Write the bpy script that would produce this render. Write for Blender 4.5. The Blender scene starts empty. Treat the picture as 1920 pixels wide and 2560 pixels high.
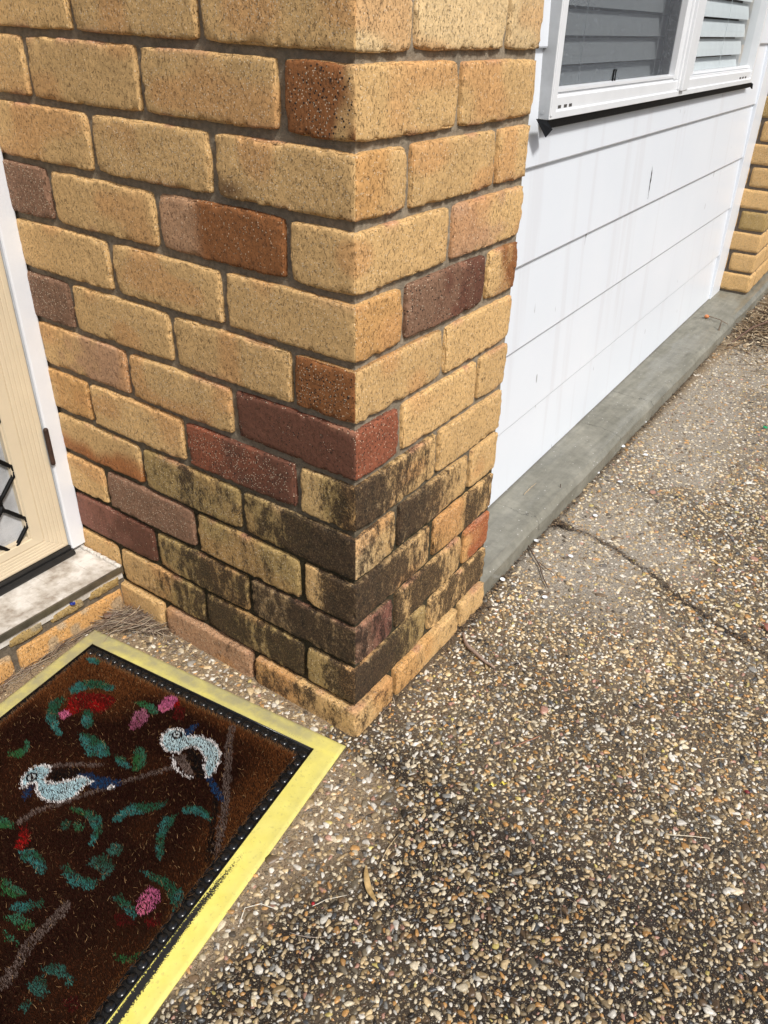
import bpy, math, random
import numpy as np
from mathutils import Matrix, Vector
R = math.radians
rng = np.random.default_rng(7)
random.seed(7)
scene = bpy.context.scene
COL = scene.collection

# ------------------------------------------------------------------ camera
cam_d = bpy.data.cameras.new("camera")
cam = bpy.data.objects.new("camera", cam_d)
COL.objects.link(cam)
cam_d.sensor_fit = 'HORIZONTAL'
cam_d.sensor_width = 36.0
cam_d.lens = 2004.57 / 1920 * 36.0
cam_d.shift_x = (960 - 1032.53) / 1920
cam_d.shift_y = (1313.13 - 1280) / 1920
cam_d.clip_start = 0.02
cam_d.clip_end = 4000
right = Vector((0.82366693, 0.56568738, 0.03963046))
down = Vector((0.33242526, -0.42504391, -0.84192109))
fwd = Vector((-0.45941945, 0.70663673, -0.53814339))
m = Matrix((right, -down, -fwd)).transposed().to_4x4()
m.translation = Vector((0.59592743, -0.76612314, 1.04981634))
cam.matrix_world = m
scene.camera = cam

# ------------------------------------------------------------------ light: hazy high sun from +X, pale sky
SUN_EL, SUN_AZ = R(50), R(-21)          # azimuth measured from +X towards +Y
sd = Vector((math.cos(SUN_EL) * math.cos(SUN_AZ), math.cos(SUN_EL) * math.sin(SUN_AZ), math.sin(SUN_EL)))
world = bpy.data.worlds.new("World")
scene.world = world
world.use_nodes = True
wn = world.node_tree
sky = wn.nodes.new("ShaderNodeTexSky")
sky.sky_type = 'NISHITA'
sky.sun_disc = False
sky.sun_elevation = SUN_EL
sky.sun_rotation = math.atan2(sd.x, sd.y)
sky.air_density = 1.0
sky.dust_density = 4.0
sky.ozone_density = 1.0
bg = wn.nodes["Background"]
wn.links.new(sky.outputs[0], bg.inputs[0])
bg.inputs[1].default_value = 0.105
sun_d = bpy.data.lights.new("sun", 'SUN')
sun_d.energy = 3.5
sun_d.angle = R(9)
sun_d.color = (1.0, 0.980, 0.945)
sun = bpy.data.objects.new("sun", sun_d)
COL.objects.link(sun)
sun.rotation_euler = sd.to_track_quat('Z', 'Y').to_euler()
sun.location = (3, 0, 4)
scene.view_settings.view_transform = 'Standard'
scene.view_settings.look = 'None'
scene.view_settings.exposure = 0.0
scene.view_settings.gamma = 1.0
scene.view_settings.use_curve_mapping = False
scene.cycles.max_bounces = 6
scene.cycles.transparent_max_bounces = 8

# ------------------------------------------------------------------ helpers
def tag(o, label=None, cat=None, group=None, kind=None):
    if label: o['label'] = label
    if cat: o['category'] = cat
    if group: o['group'] = group
    if kind or label: o['kind'] = kind or 'thing'
    return o

def empty(name, loc=(0, 0, 0), rz=0.0):
    o = bpy.data.objects.new(name, None)
    COL.objects.link(o)
    o.location = loc
    o.rotation_euler = (0, 0, rz)
    o.empty_display_size = 0.05
    return o

def mesh_obj(name, V, F, mat, parent=None, smooth=True, attrs=None, colors=None):
    """V (n,3); F list of arrays of equal-size faces (m,k) or list of tuples"""
    me = bpy.data.meshes.new(name)
    V = np.asarray(V, np.float32)
    if isinstance(F, np.ndarray): F = [F]
    if len(F) and not isinstance(F[0], np.ndarray):
        me.from_pydata([tuple(map(float, v)) for v in V], [], F)
    else:
        me.vertices.add(len(V))
        me.vertices.foreach_set("co", V.ravel())
        tot = sum(f.size for f in F); nf = sum(len(f) for f in F)
        me.loops.add(tot); me.polygons.add(nf)
        me.loops.foreach_set("vertex_index", np.concatenate([f.ravel() for f in F]).astype(np.int32))
        starts = []; s = 0
        for f in F:
            starts.append(s + np.arange(len(f)) * f.shape[1]); s += f.size
        me.polygons.foreach_set("loop_start", np.concatenate(starts).astype(np.int32))
        me.update(calc_edges=True)
        me.validate()
    me.polygons.foreach_set("use_smooth", np.full(len(me.polygons), smooth))
    if colors is not None:
        a = me.attributes.new("col", 'FLOAT_COLOR', 'POINT')
        c = np.ones((len(V), 4), np.float32); c[:, :3] = colors
        a.data.foreach_set("color", c.ravel())
    for k, v in (attrs or {}).items():
        a = me.attributes.new(k, 'FLOAT', 'POINT')
        a.data.foreach_set("value", np.asarray(v, np.float32))
    mats = mat if isinstance(mat, (list, tuple)) else [mat]
    for mm in mats: me.materials.append(mm)
    o = bpy.data.objects.new(name, me)
    COL.objects.link(o)
    if parent: o.parent = parent
    return o

def hash3(i, j, k, s):
    h = (i.astype(np.int64) * 73856093) ^ (j.astype(np.int64) * 19349663) ^ (k.astype(np.int64) * 83492791) ^ (s * 2654435761)
    h = (h ^ (h >> 13)) * 1274126177
    h = h ^ (h >> 16)
    return (h & 0xFFFFFF) / float(0xFFFFFF)

def noise(P, scale, seed=0):
    """value noise 0..1; scale scalar or 3-tuple (cells per metre)"""
    Q = np.asarray(P, float) * np.asarray(scale, float) + 1000.0
    I = np.floor(Q); f = Q - I; I = I.astype(np.int64)
    f = f * f * (3 - 2 * f)
    r = 0
    for dx in (0, 1):
        for dy in (0, 1):
            for dz in (0, 1):
                w = (f[:, 0] if dx else 1 - f[:, 0]) * (f[:, 1] if dy else 1 - f[:, 1]) * (f[:, 2] if dz else 1 - f[:, 2])
                r = r + w * hash3(I[:, 0] + dx, I[:, 1] + dy, I[:, 2] + dz, seed)
    return r

def sstep(a, b, x):
    t = np.clip((x - a) / (b - a), 0, 1)
    return t * t * (3 - 2 * t)

class MB:
    """collects plain shapes; builds ONE mesh"""
    def __init__(s): s.v = []; s.f = []; s.n = 0
    def add(s, V, F):
        s.v += [tuple(v) for v in V]; s.f += [tuple(i + s.n for i in f) for f in F]; s.n += len(V)
        return s
    def box(s, x0, x1, y0, y1, z0, z1):
        V = [(x, y, z) for z in (z0, z1) for y in (y0, y1) for x in (x0, x1)]
        return s.add(V, [(0, 2, 3, 1), (4, 5, 7, 6), (0, 1, 5, 4), (2, 6, 7, 3), (0, 4, 6, 2), (1, 3, 7, 5)])
    def prism(s, prof, axis, a, b, sa=None, sb=None):
        """prof: list of 2-D points; extruded along axis from a to b. sa/sb: functions point -> position along the axis"""
        V = []
        for e, fn in ((a, sa), (b, sb)):
            for p in prof:
                t = fn(p) if fn else e
                if axis == 'y': V.append((p[0], t, p[1]))
                elif axis == 'z': V.append((p[0], p[1], t))
                else: V.append((t, p[0], p[1]))
        n = len(prof)
        F = [(i, (i + 1) % n, n + (i + 1) % n, n + i) for i in range(n)]
        return s.add(V, F + [tuple(range(n))[::-1], tuple(range(n, 2 * n))])
    def tube(s, pts, r, n=8):
        pts = [Vector(p) for p in pts]; rr = r if isinstance(r, (list, tuple)) else [r] * len(pts)
        V = []; F = []
        for i, p in enumerate(pts):
            t = (pts[min(i + 1, len(pts) - 1)] - pts[max(i - 1, 0)]).normalized()
            a = t.cross(Vector((0, 0, 1)))
            if a.length < 1e-3: a = t.cross(Vector((1, 0, 0)))
            a.normalize(); b = t.cross(a)
            for k in range(n):
                an = 2 * math.pi * k / n
                V.append(tuple(p + rr[i] * (math.cos(an) * a + math.sin(an) * b)))
        for i in range(len(pts) - 1):
            for k in range(n):
                F.append((i * n + k, i * n + (k + 1) % n, (i + 1) * n + (k + 1) % n, (i + 1) * n + k))
        F += [tuple(range(n))[::-1], tuple((len(pts) - 1) * n + k for k in range(n))]
        return s.add(V, F)
    def build(s, name, mat, parent=None, smooth=False, bevel=0.0):
        o = mesh_obj(name, s.v, s.f, mat, parent, smooth)
        me = o.data
        import bmesh
        bm = bmesh.new(); bm.from_mesh(me)
        bmesh.ops.recalc_face_normals(bm, faces=bm.faces)
        bm.to_mesh(me); bm.free()
        if bevel:
            md = o.modifiers.new("bevel", 'BEVEL'); md.width = bevel; md.segments = 2; md.limit_method = 'ANGLE'
        return o

# ------------------------------------------------------------------ materials
class NT:
    def __init__(s, name):
        s.m = bpy.data.materials.new(name); s.m.use_nodes = True
        s.t = s.m.node_tree; s.b = s.t.nodes["Principled BSDF"]; s.out = s.t.nodes["Material Output"]
        s.tc = s.t.nodes.new("ShaderNodeTexCoord")
    def set(s, k, v):
        i = s.b.inputs[k]
        if hasattr(v, 'is_linked') or hasattr(v, 'links'): s.t.links.new(v, i)
        else: i.default_value = v if not (isinstance(v, tuple) and len(v) == 3) else (*v, 1)
    def mapping(s, scale, rot=(0, 0, 0), src='Object'):
        n = s.t.nodes.new("ShaderNodeMapping"); n.inputs['Scale'].default_value = scale if isinstance(scale, tuple) else (scale,) * 3
        n.inputs['Rotation'].default_value = rot
        s.t.links.new(s.tc.outputs[src], n.inputs[0]); return n.outputs[0]
    def noise(s, scale, detail=3, rough=.55, vec=None, dist=0):
        n = s.t.nodes.new("ShaderNodeTexNoise"); n.inputs['Scale'].default_value = 1 if vec is None and isinstance(scale, tuple) else (scale if not isinstance(scale, tuple) else 1)
        n.inputs['Detail'].default_value = detail; n.inputs['Roughness'].default_value = rough; n.inputs['Distortion'].default_value = dist
        s.t.links.new(vec or s.mapping(scale if isinstance(scale, tuple) else 1.0), n.inputs['Vector']); return n.outputs['Fac']
    def voro(s, scale, feature='F1', out='Distance', rnd=1.0):
        n = s.t.nodes.new("ShaderNodeTexVoronoi"); n.feature = feature; n.inputs['Randomness'].default_value = rnd
        n.inputs['Scale'].default_value = 1
        s.t.links.new(s.mapping(scale), n.inputs['Vector']); return n.outputs[out]
    def ramp(s, x, pts):
        n = s.t.nodes.new("ShaderNodeValToRGB"); e = n.color_ramp.elements
        while len(e) < len(pts): e.new(.5)
        for k, (p, c) in enumerate(pts):
            e[k].position = p; e[k].color = (*((c,) * 3 if not isinstance(c, tuple) else c), 1)
        s.t.links.new(x, n.inputs[0]); return n.outputs[0]
    def mix(s, f, a, b, mode='MIX'):
        n = s.t.nodes.new("ShaderNodeMix"); n.data_type = 'RGBA'; n.blend_type = mode
        for i, v in ((0, f), (6, a), (7, b)):
            if hasattr(v, 'links'): s.t.links.new(v, n.inputs[i])
            else: n.inputs[i].default_value = (*v, 1) if isinstance(v, tuple) else v
        return n.outputs[2]
    def math(s, op, a, b=0.0, clamp=False):
        n = s.t.nodes.new("ShaderNodeMath"); n.operation = op; n.use_clamp = clamp
        for i, v in ((0, a), (1, b)):
            if hasattr(v, 'links'): s.t.links.new(v, n.inputs[i])
            else: n.inputs[i].default_value = v
        return n.outputs[0]
    def attr(s, name, out='Color'):
        n = s.t.nodes.new("ShaderNodeAttribute"); n.attribute_name = name; return n.outputs[out]
    def xyz(s, src='Object'):
        n = s.t.nodes.new("ShaderNodeSeparateXYZ"); s.t.links.new(s.tc.outputs[src], n.inputs[0]); return n.outputs
    def bump(s, h, strength=1.0, dist=.001, prev=None):
        n = s.t.nodes.new("ShaderNodeBump"); n.inputs['Strength'].default_value = strength; n.inputs['Distance'].default_value = dist
        s.t.links.new(h, n.inputs['Height'])
        if prev: s.t.links.new(prev, n.inputs['Normal'])
        s.t.links.new(n.outputs[0], s.b.inputs['Normal']); return n.outputs[0]

def simple(name, col, rough=.6, var=.12, scale=40, bump=0.0, metallic=0.0, spec=.5, bscale=200):
    n = NT(name)
    c = n.ramp(n.noise(scale, 4), [(.3, tuple(x * (1 - var) for x in col)), (.7, tuple(min(1, x * (1 + var)) for x in col))])
    n.set('Base Color', c); n.set('Roughness', rough); n.set('Metallic', metallic); n.set('Specular IOR Level', spec)
    if bump: n.bump(n.noise(bscale, 4), 1, bump)
    return n.m

def brick_material():
    n = NT("fired_clay_brick")
    base = n.attr("col"); stain = n.attr("stain", 'Fac'); speck = n.attr("speck", 'Fac')
    big = n.noise(22, 3)
    base = n.mix(1.0, base, n.ramp(big, [(.25, .90), (.75, 1.08)]), 'MULTIPLY')
    mid = n.noise(180, 3)
    base = n.mix(1.0, base, n.ramp(mid, [(.3, .84), (.7, 1.10)]), 'MULTIPLY')
    # pores left by the wire cut: short upright pits
    pit = n.noise((380, 380, 200), 2, .5, dist=.8)
    pitm = n.ramp(pit, [(.335, 0.0), (.405, 1.0)])
    pit2 = n.noise((620, 620, 380), 2, .5)
    pit2m = n.ramp(pit2, [(.30, 0.0), (.40, 1.0)])
    base = n.mix(n.math('MULTIPLY', n.math('SUBTRACT', 1, pitm), .46), base, (.10, .045, .014))
    base = n.mix(n.math('MULTIPLY', n.math('SUBTRACT', 1, pit2m), .35), base, (.12, .06, .02))
    # dark iron specks
    d = n.voro(230); cr = n.voro(230, out='Color')
    sel = n.ramp(cr, [(.55, 0.0), (.60, 1.0)])
    m1 = n.math('MULTIPLY', n.math('MULTIPLY', n.ramp(d, [(.24, 1.0), (.34, 0.0)]), sel), speck)
    base = n.mix(m1, base, (.025, .018, .016))
    # pale grit
    d2 = n.voro(330); c2 = n.voro(330, out='Color')
    sel2 = n.ramp(c2, [(.66, 0.0), (.70, 1.0)])
    m2 = n.math('MULTIPLY', n.math('MULTIPLY', n.ramp(d2, [(.2, 1.0), (.32, 0.0)]), sel2), .75)
    base = n.mix(m2, base, (.78, .66, .48))
    # black mould
    s1 = n.noise((58, 58, 27), 7, .72, dist=.25); s2 = n.noise((380, 380, 220), 4, .75)
    f = n.math('ADD', n.math('MULTIPLY', s1, 1.75), n.math('MULTIPLY', s2, .80))
    f = n.math('ADD', f, n.math('MULTIPLY', stain, .92))
    mask = n.ramp(f, [(1.16, 0.0), (1.17, 0.0)]) if False else n.math('MULTIPLY', n.math('SUBTRACT', f, 1.59), 3.7, True)
    mask = n.math('MULTIPLY', mask, n.ramp(stain, [(0.02, 0.0), (.12, 1.0)]))
    mask = n.math('MULTIPLY', mask, n.ramp(n.noise((420, 420, 300), 3, .7), [(.36, .66), (.50, 1.0)]))
    dk = n.ramp(n.noise(60, 3), [(.35, (.010, .006, .0045)), (.68, (.045, .024, .013))])
    base = n.mix(n.math('MULTIPLY', mask, .93), base, dk)
    n.set('Base Color', base); n.set('Roughness', .82); n.set('Specular IOR Level', .35)
    h = n.math('ADD', n.math('MULTIPLY', pitm, .9), n.math('MULTIPLY', pit2m, .35))
    h = n.math('ADD', h, n.math('MULTIPLY', n.noise(900, 3), .35))
    n.bump(h, 1.0, .0016)
    return n.m

M_BRICK = brick_material()

def mortar_material():
    n = NT("mortar")
    c = n.mix(1.0, n.attr("col"), n.ramp(n.noise(120, 4), [(.3, .72), (.7, 1.25)]), 'MULTIPLY')
    d2 = n.voro(500); 
    c = n.mix(n.math('MULTIPLY', n.ramp(d2, [(.12, 1.0), (.2, 0.0)]), .4), c, (.6, .52, .4))
    n.set('Base Color', c); n.set('Roughness', .95); n.set('Specular IOR Level', .2)
    n.bump(n.math('ADD', n.noise(90, 4), n.math('MULTIPLY', n.noise(600, 3), .5)), 1, .0025)
    return n.m
M_MORTAR = mortar_material()

# ------------------------------------------------------------------ brick geometry
def axis_pts(a, b, fine, res, keep):
    """coordinates from a to b; fine everywhere or only close to the ends listed in keep"""
    L = b - a
    if fine: 
        k = max(4, int(round(L / res)))
        c = np.linspace(a, b, k + 1)
        return np.unique(np.round(np.r_[c, a + .0011, b - .0011], 6))
    near = [0, .002, .004, .0065, .010, .016]
    s = [a, b]
    if 'b' in keep: s += [b - t for t in near if t < L]
    if 'a' in keep: s += [a + t for t in near if t < L]
    return np.unique(np.round(np.array(s), 6))

def brick(x0, x1, y0, y1, z0, z1, front, side, res=.0024, r=.0030, seed=0, amp=1.0):
    """rounded rough brick; front: its -Y face shows; side: its +X face shows. returns V,F,N"""
    xs = axis_pts(x0, x1, front, res, 'b' if side else 'ab')
    ys = axis_pts(y0, y1, side, res, 'a' if front else 'ab')
    zs = axis_pts(z0, z1, True, res, '')
    Vs = []; Fs = []; n = 0
    def grid(A, B, make, flip):
        nonlocal n
        ga, gb = np.meshgrid(A, B, indexing='ij')
        P = make(ga.ravel(), gb.ravel()); na, nb = len(A), len(B)
        i = np.arange(na * nb).reshape(na, nb)
        q = np.stack([i[:-1, :-1], i[1:, :-1], i[1:, 1:], i[:-1, 1:]], -1).reshape(-1, 4)
        if flip: q = q[:, ::-1]
        Vs.append(P); Fs.append(q + n); n += len(P)
    o = np.ones_like
    grid(xs, zs, lambda a, b: np.stack([a, o(a) * y0, b], 1), False)
    grid(ys, zs, lambda a, b: np.stack([o(a) * x1, a, b], 1), False)
    grid(ys, zs, lambda a, b: np.stack([o(a) * x0, a, b], 1), True)
    grid(xs, ys, lambda a, b: np.stack([a, b, o(a) * z1], 1), False)
    grid(xs, ys, lambda a, b: np.stack([a, b, o(a) * z0], 1), True)
    grid(xs, zs, lambda a, b: np.stack([a, o(a) * y1, b], 1), True)
    P = np.concatenate(Vs); F = np.concatenate(Fs)
    key = np.round(P * 1e5).astype(np.int64)
    _, first, inv = np.unique(key, axis=0, return_index=True, return_inverse=True)
    inv = inv.ravel()
    P = P[first]; F = inv[F]
    lo = np.array([x0, y0, z0]) + r; hi = np.array([x1, y1, z1]) - r
    rr = r * (1.0 + .0 * P[:, 0])
    Q = np.clip(P, lo, hi); D = P - Q
    L = np.linalg.norm(D, axis=1, keepdims=True) + 1e-9
    N = D / L
    cnt = (np.abs(D) > 1e-6).sum(1)
    S = P + seed * 3.71
    chip = sstep(.50, .92, noise(S, 80, 3)) * .0062 + sstep(.60, .95, noise(S, 28, 5)) * .004
    edge = np.where(cnt >= 2, 1.0, 0.0) * (np.abs(D).min(1, initial=1) * 0 + 1)
    # corners of the brick round off more
    dd = np.sort(np.minimum(P - np.array([x0, y0, z0]), np.array([x1, y1, z1]) - P), axis=1)
    corner = np.exp(-(dd[:, 1] / .0038)) * 1.0
    corner3 = np.exp(-(dd[:, 1] / .014) - (dd[:, 2] / .016))
    disp = (noise(S, 30, 1) - .5) * .0008 + (noise(S, 190, 2) - .5) * .0005 + (noise(S * np.array([1, 1, .5]), 340, 4) - .5) * .0008 - corner * (noise(S, 240, 6)) * .0022
    disp = disp * amp - chip * corner * 1.0 - corner3 * .0045 * (.3 + noise(S * 0 + np.round(P * 30) , 1, 9))
    P = Q + N * (r + disp)[:, None]
    return P, F, N

def lerp_spec(spec, d):
    xs = [a for a, _ in spec]; ys = [b for _, b in spec]
    return np.interp(d, xs, ys)
# ------------------------------------------------------------------ the brick pillar
TINT = dict(
 b=(.69, .440, .188), l=(.78, .56, .29), o=(.64, .355, .130), q=(.42, .135, .050), p=(.52, .30, .165), s=(.30, .118, .038),
 d=(.150, .060, .036), r=(.28, .090, .045), u=(.26, .145, .088), v=(.43, .295, .115), k=(.36, .24, .115), y=(.66, .44, .19), m=(.26, .11, .075))
H0, PITCH, BH = .0656, .086, .0765
TW = math.tan(.0316)
# row: (left faces from the corner outwards, right faces from the corner) ; two letters = colour near the corner / far end; digit = speck amount
ROWS = "MLKJIHGFEDCBA"
LEFT = dict(
 M=['bo2', 'pp1', 'bb1', 'bb1'], L=['yv3', 'vv3', 'vb3', 'bo2'], K=['kk4', 'vv3', 'dm5', 'bb1'], J=['kb4', 'vv2', 'uu3', 'bb1'],
 I=['kv5', 'vv3', 'sb2', 'bb1'], H=['vy4', 'dr8', 'bb2', 'ob1'], G=['dd9', 'bb1', 'pb1', 'bb1'], F=['ss9', 'bb2', 'bb1', 'uu4'],
 E=['bb1', 'bb1', 'bb1', 'bb1'], D=['bb1', 'sp5', 'bb1', 'uu4'], C=['bb2', 'bb1', 'bb1', 'bb1'], B=['bs9e', 'bb1', 'bb1', 'bb1'], A=['bb2', 'bb1', 'bb1', 'bb1'])
RIGHT = dict(
 M=['bo1', 'ob1', 'bb1'], L=['kv2', 'bb3'], K=['um5', 'bb4', 'oq6e'], J=['kb3', 'ob3'], I=['lb3', 'kb2', 'bb1'], H=['kb2', 'bb1'],
 G=['rr8', 'bb1', 'bb1'], F=['bb1', 'bb1'], E=['oo2', 'ud9', 'bs5'], D=['bb1', 'pb1'], C=['ob1', 'bb1', 'bb1'], B=['bb2', 'bb1'], A=['ll4', 'll4', 'll3'])
STL = dict(H=[(0, .72), (.03, .68), (.06, .45), (.106, .16), (.107, 0), (.6, 0)],
 I=[(0, .95), (.12, .95), (.15, .55), (.228, .42), (.24, .45), (.3, .35), (.36, .62), (.40, .35), (.467, .15), (.48, 0)],
 J=[(0, .92), (.055, .8), (.075, .45), (.095, .05), (.106, .0), (.116, .30), (.2, .42), (.347, .30), (.36, .12), (.5, .1)],
 K=[(0, .72), (.08, .70), (.12, .85), (.16, .55), (.228, .55), (.24, .6), (.35, .72), (.467, .35), (.48, .1), (.6, .0)],
 L=[(0, .82), (.045, .7), (.075, .35), (.095, .1), (.106, .05), (.116, .88), (.19, .7), (.21, .5), (.3, .85), (.347, .8), (.357, .62), (.45, .5), (.587, .15), (.6, 0)],
 M=[(0, .38), (.1, .48), (.2, .5), (.24, .35), (.47, .15)], G=[(0, .12), (.2, .05), (.24, 0)])
STR = dict(H=[(0, .88), (.05, .75), (.1, .62), (.222, .45), (.232, .2), (.452, .05)],
 I=[(0, .42), (.02, .55), (.06, .45), (.1, .40), (.119, .80), (.2, .66), (.3, .38), (.341, .3), (.351, .2), (.452, .1)],
 J=[(0, .88), (.1, .78), (.15, .6), (.222, .48), (.232, .45), (.28, .22), (.33, .3), (.345, .66), (.452, .55)],
 K=[(0, .62), (.05, .5), (.109, .42), (.119, .85), (.15, .45), (.17, .85), (.23, .8), (.27, .5), (.341, .4), (.351, .1), (.452, .2)],
 L=[(0, .98), (.09, .82), (.16, .62), (.2, .35), (.222, .28), (.232, .35), (.27, .62), (.35, .72), (.452, .66)],
 M=[(0, .42), (.05, .36), (.12, .4), (.2, .28), (.452, .25)])

def shear(V):
    V = V.copy(); V[:, 0] -= TW * np.clip(V[:, 1], 0, None); return V

pillar = tag(empty("brick_pillar", (0, 0, 0)), "tall tan brick pillar with a few dark brown bricks and black mould near its foot", "pillar")
Vs = []; Fs = []; Cs = []; Ss = []; Ks = []; nv = 0
NR = 25
for i in range(NR):
    row = ROWS[i] if i < 13 else None
    z0 = H0 + (i - 1) * PITCH; z1 = z0 + BH
    pr = 0.0
    if i == 0: z0 = -.03; z1 = H0 - .0085; pr = .0065
    res = .0024 if i < 14 else .012
    lt = LEFT.get(row) or [random.choice(['bb1', 'bb2', 'pb1', 'ss5', 'bb1']) for _ in range(4)]
    rt = RIGHT.get(row) or [random.choice(['bb1', 'll2', 'pb1', 'bb1']) for _ in range(3)]
    if i % 2 == 0:
        L = [(-.228, 0), (-.467, -.238), (-.707, -.477), (-.83, -.717)]; Rr = [(0, .109), (.119, .341), (.351, .452)]
    else:
        L = [(-.106, 0), (-.347, -.116), (-.587, -.357), (-.827, -.597)]; Rr = [(0, .222), (.232, .452)]
    items = [(L[0][0], pr, -pr, Rr[0][1], True, True, lt[0], rt[0])]
    for k in range(1, 4): items.append((L[k][0], L[k][1], -pr, .102, True, False, lt[k], None))
    for k in range(1, len(Rr)): items.append((-.109, pr, Rr[k][0], Rr[k][1], False, True, None, rt[k]))
    for (x0, x1, y0, y1, fr, sdv, cl, cr_) in items:
        if fr and not sdv: pass
        P, F, N = brick(x0 + random.uniform(-.001, .001), x1 if sdv else x1 + random.uniform(-.001, .001),
                        y0 + random.uniform(-.0008, .0008), y1, z0 + random.uniform(-.0008, .0008), z1 + random.uniform(-.0008, .0008),
                        fr, sdv, res, seed=len(Vs))
        wr = np.clip((N[:, 0] - np.clip(-N[:, 1], 0, 1)) * 3 + .5, 0, 1)          # 1 = belongs to the right face
        if cl is None: wr[:] = 1
        if cr_ is None: wr[:] = 0
        dl = np.clip(-P[:, 0], 0, None); dr = np.clip(P[:, 1], 0, None)
        col = np.zeros((len(P), 3)); sp = np.zeros(len(P)); st = np.zeros(len(P))
        br = 1 + random.uniform(-.09, .07)
        if cl:
            t = sstep(*((.02, .28) if len(cl) > 3 else (.25, .8)), np.clip((-P[:, 0] + x1) / (x1 - x0), 0, 1) + (noise(P, 40, 8) - .5) * .5)[:, None]
            ca = np.array(TINT[cl[0]]) * (1 - t) + np.array(TINT[cl[1]]) * t
            if row == 'I' and cl == 'sb2':      # reddish lower half
                t2 = sstep(.35, .8, (z1 - P[:, 2]) / .0765 + (noise(P, 30, 3) - .5) * .4)[:, None]; ca = np.array(TINT['b']) * (1 - t2) + np.array(TINT['s']) * 1.5 * t2
            if row == 'D' and cl == 'sp5':
                t2 = sstep(.60, .75, (x1 - P[:, 0]) / (x1 - x0))[:, None]; ca = np.array(TINT['s']) * (1 - t2) + np.array(TINT['p']) * t2
            s_ = lerp_spec(STL[row], dl) if row in STL else 0
            col += ca * (1 - wr)[:, None] * br; sp += int(cl[2]) / 9 * (1 - wr); st += s_ * (1 - wr)
        if cr_:
            t = sstep(*((.02, .28) if len(cr_) > 3 else (.25, .8)), np.clip((P[:, 1] - y0) / (y1 - y0), 0, 1) + (noise(P, 40, 8) - .5) * .5)[:, None]
            ca = np.array(TINT[cr_[0]]) * (1 - t) + np.array(TINT[cr_[1]]) * t
            s_ = lerp_spec(STR[row], dr) if row in STR else 0
            col += ca * wr[:, None] * br; sp += int(cr_[2]) / 9 * wr; st += s_ * wr
        # worn pale rims
        ez = np.minimum(P[:, 2] - z0, z1 - P[:, 2]); rim = np.exp(-ez / .004)
        st *= 1 - .38 * rim * noise(P, 60, 11) * 1.6
        col = col * (1 + .06 * (rim * noise(P, 35, 12))[:, None])
        bl = (sstep(.58, .82, noise(P, (13, 13, 20), 77)) * .55 * sstep(.35, .5, col[:, 0]))[:, None]
        col = col * (1 - bl) + np.array((.64, .325, .125)) * bl
        # pinkish scuffs at chipped ends
        sc = sstep(.66, .85, noise(P, 26, 21))[:, None] * rim[:, None] * .8
        col = col * (1 - sc) + np.array((.52, .25, .15)) * sc
        if row == 'C' and x1 == 0 and cl:      # bruise at the far bottom of the long corner brick
            q = np.exp(-(((P[:, 0] + .205) / .03) ** 2 + ((P[:, 2] - z0 - .012) / .014) ** 2))[:, None]
            col = col * (1 - q * .8) + np.array((.07, .025, .012)) * q * .8
        Vs.append(shear(P)); Fs.append(F + nv); Cs.append(col); Ss.append(st); Ks.append(sp); nv += len(P)
mesh_obj("brickwork", np.concatenate(Vs), [np.concatenate(Fs)], M_BRICK, pillar, colors=np.concatenate(Cs), attrs=dict(stain=np.concatenate(Ss), speck=np.concatenate(Ks)))

def sheet(u0, u1, z0, z1, res):
    us = np.arange(u0, u1 + res * .5, res); zs = np.arange(z0, z1 + res * .5, res)
    a, b = np.meshgrid(us, zs, indexing='ij'); i = np.arange(a.size).reshape(a.shape)
    q = np.stack([i[:-1, :-1], i[1:, :-1], i[1:, 1:], i[:-1, 1:]], -1).reshape(-1, 4)
    return a.ravel(), b.ravel(), q
def mortar_cols(P, low=.35):
    g = sstep(.56, .20, P[:, 2]) if low else np.zeros(len(P))
    n_ = noise(P, 9, 31)
    c = np.array((.265, .220, .160)); c2 = np.array((.050, .042, .024))
    cor = np.exp(-np.abs(P[:, 0] + P[:, 1] * .5) / .22) if low else 0
    w = np.clip(g * (.5 + .8 * n_) + g * cor * .8, 0, 1)[:, None]
    return c * (1 - w) + c2 * w
INS = .0085
a, b, q = sheet(-.83, 0, -.04, 2.2, .005)
P1 = np.stack([a - INS, np.full_like(a, INS), b], 1); P1[:, 1] += (noise(P1, 60, 41) - .5) * .003
a, b, q2 = sheet(0, .445, -.04, 2.2, .005)
P2 = np.stack([np.full_like(a, -INS), a + INS - .002 * 0, b], 1); P2[:, 0] += (noise(P2, 60, 42) - .5) * .003
sel = np.isclose(P1[:, 0], -INS); P1[sel, 1] = INS
P2[np.isclose(P2[:, 1], INS), 0] = -INS
back = np.array([(-.83, .0, 0)])
V = np.concatenate([P1, P2]); F = np.concatenate([q, q2 + len(P1)])
# closing faces: far end, back and top
nb = len(V)
core = shear(np.array([(-.83, .01, -.04), (-.83, .448, -.04), (-.02, .448, -.04), (-.02, .01, -.04), (-.83, .01, 2.195), (-.83, .448, 2.195), (-.02, .448, 2.195), (-.02, .01, 2.195)], float))
V = np.concatenate([shear(V), core])
F = np.concatenate([F, np.array([(4, 5, 1, 0), (5, 6, 2, 1), (7, 6, 5, 4), (6, 7, 3, 2), (0, 3, 7, 4)]) + nb])
mesh_obj("mortar", V, [F], M_MORTAR, pillar, colors=mortar_cols(V))
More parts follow.
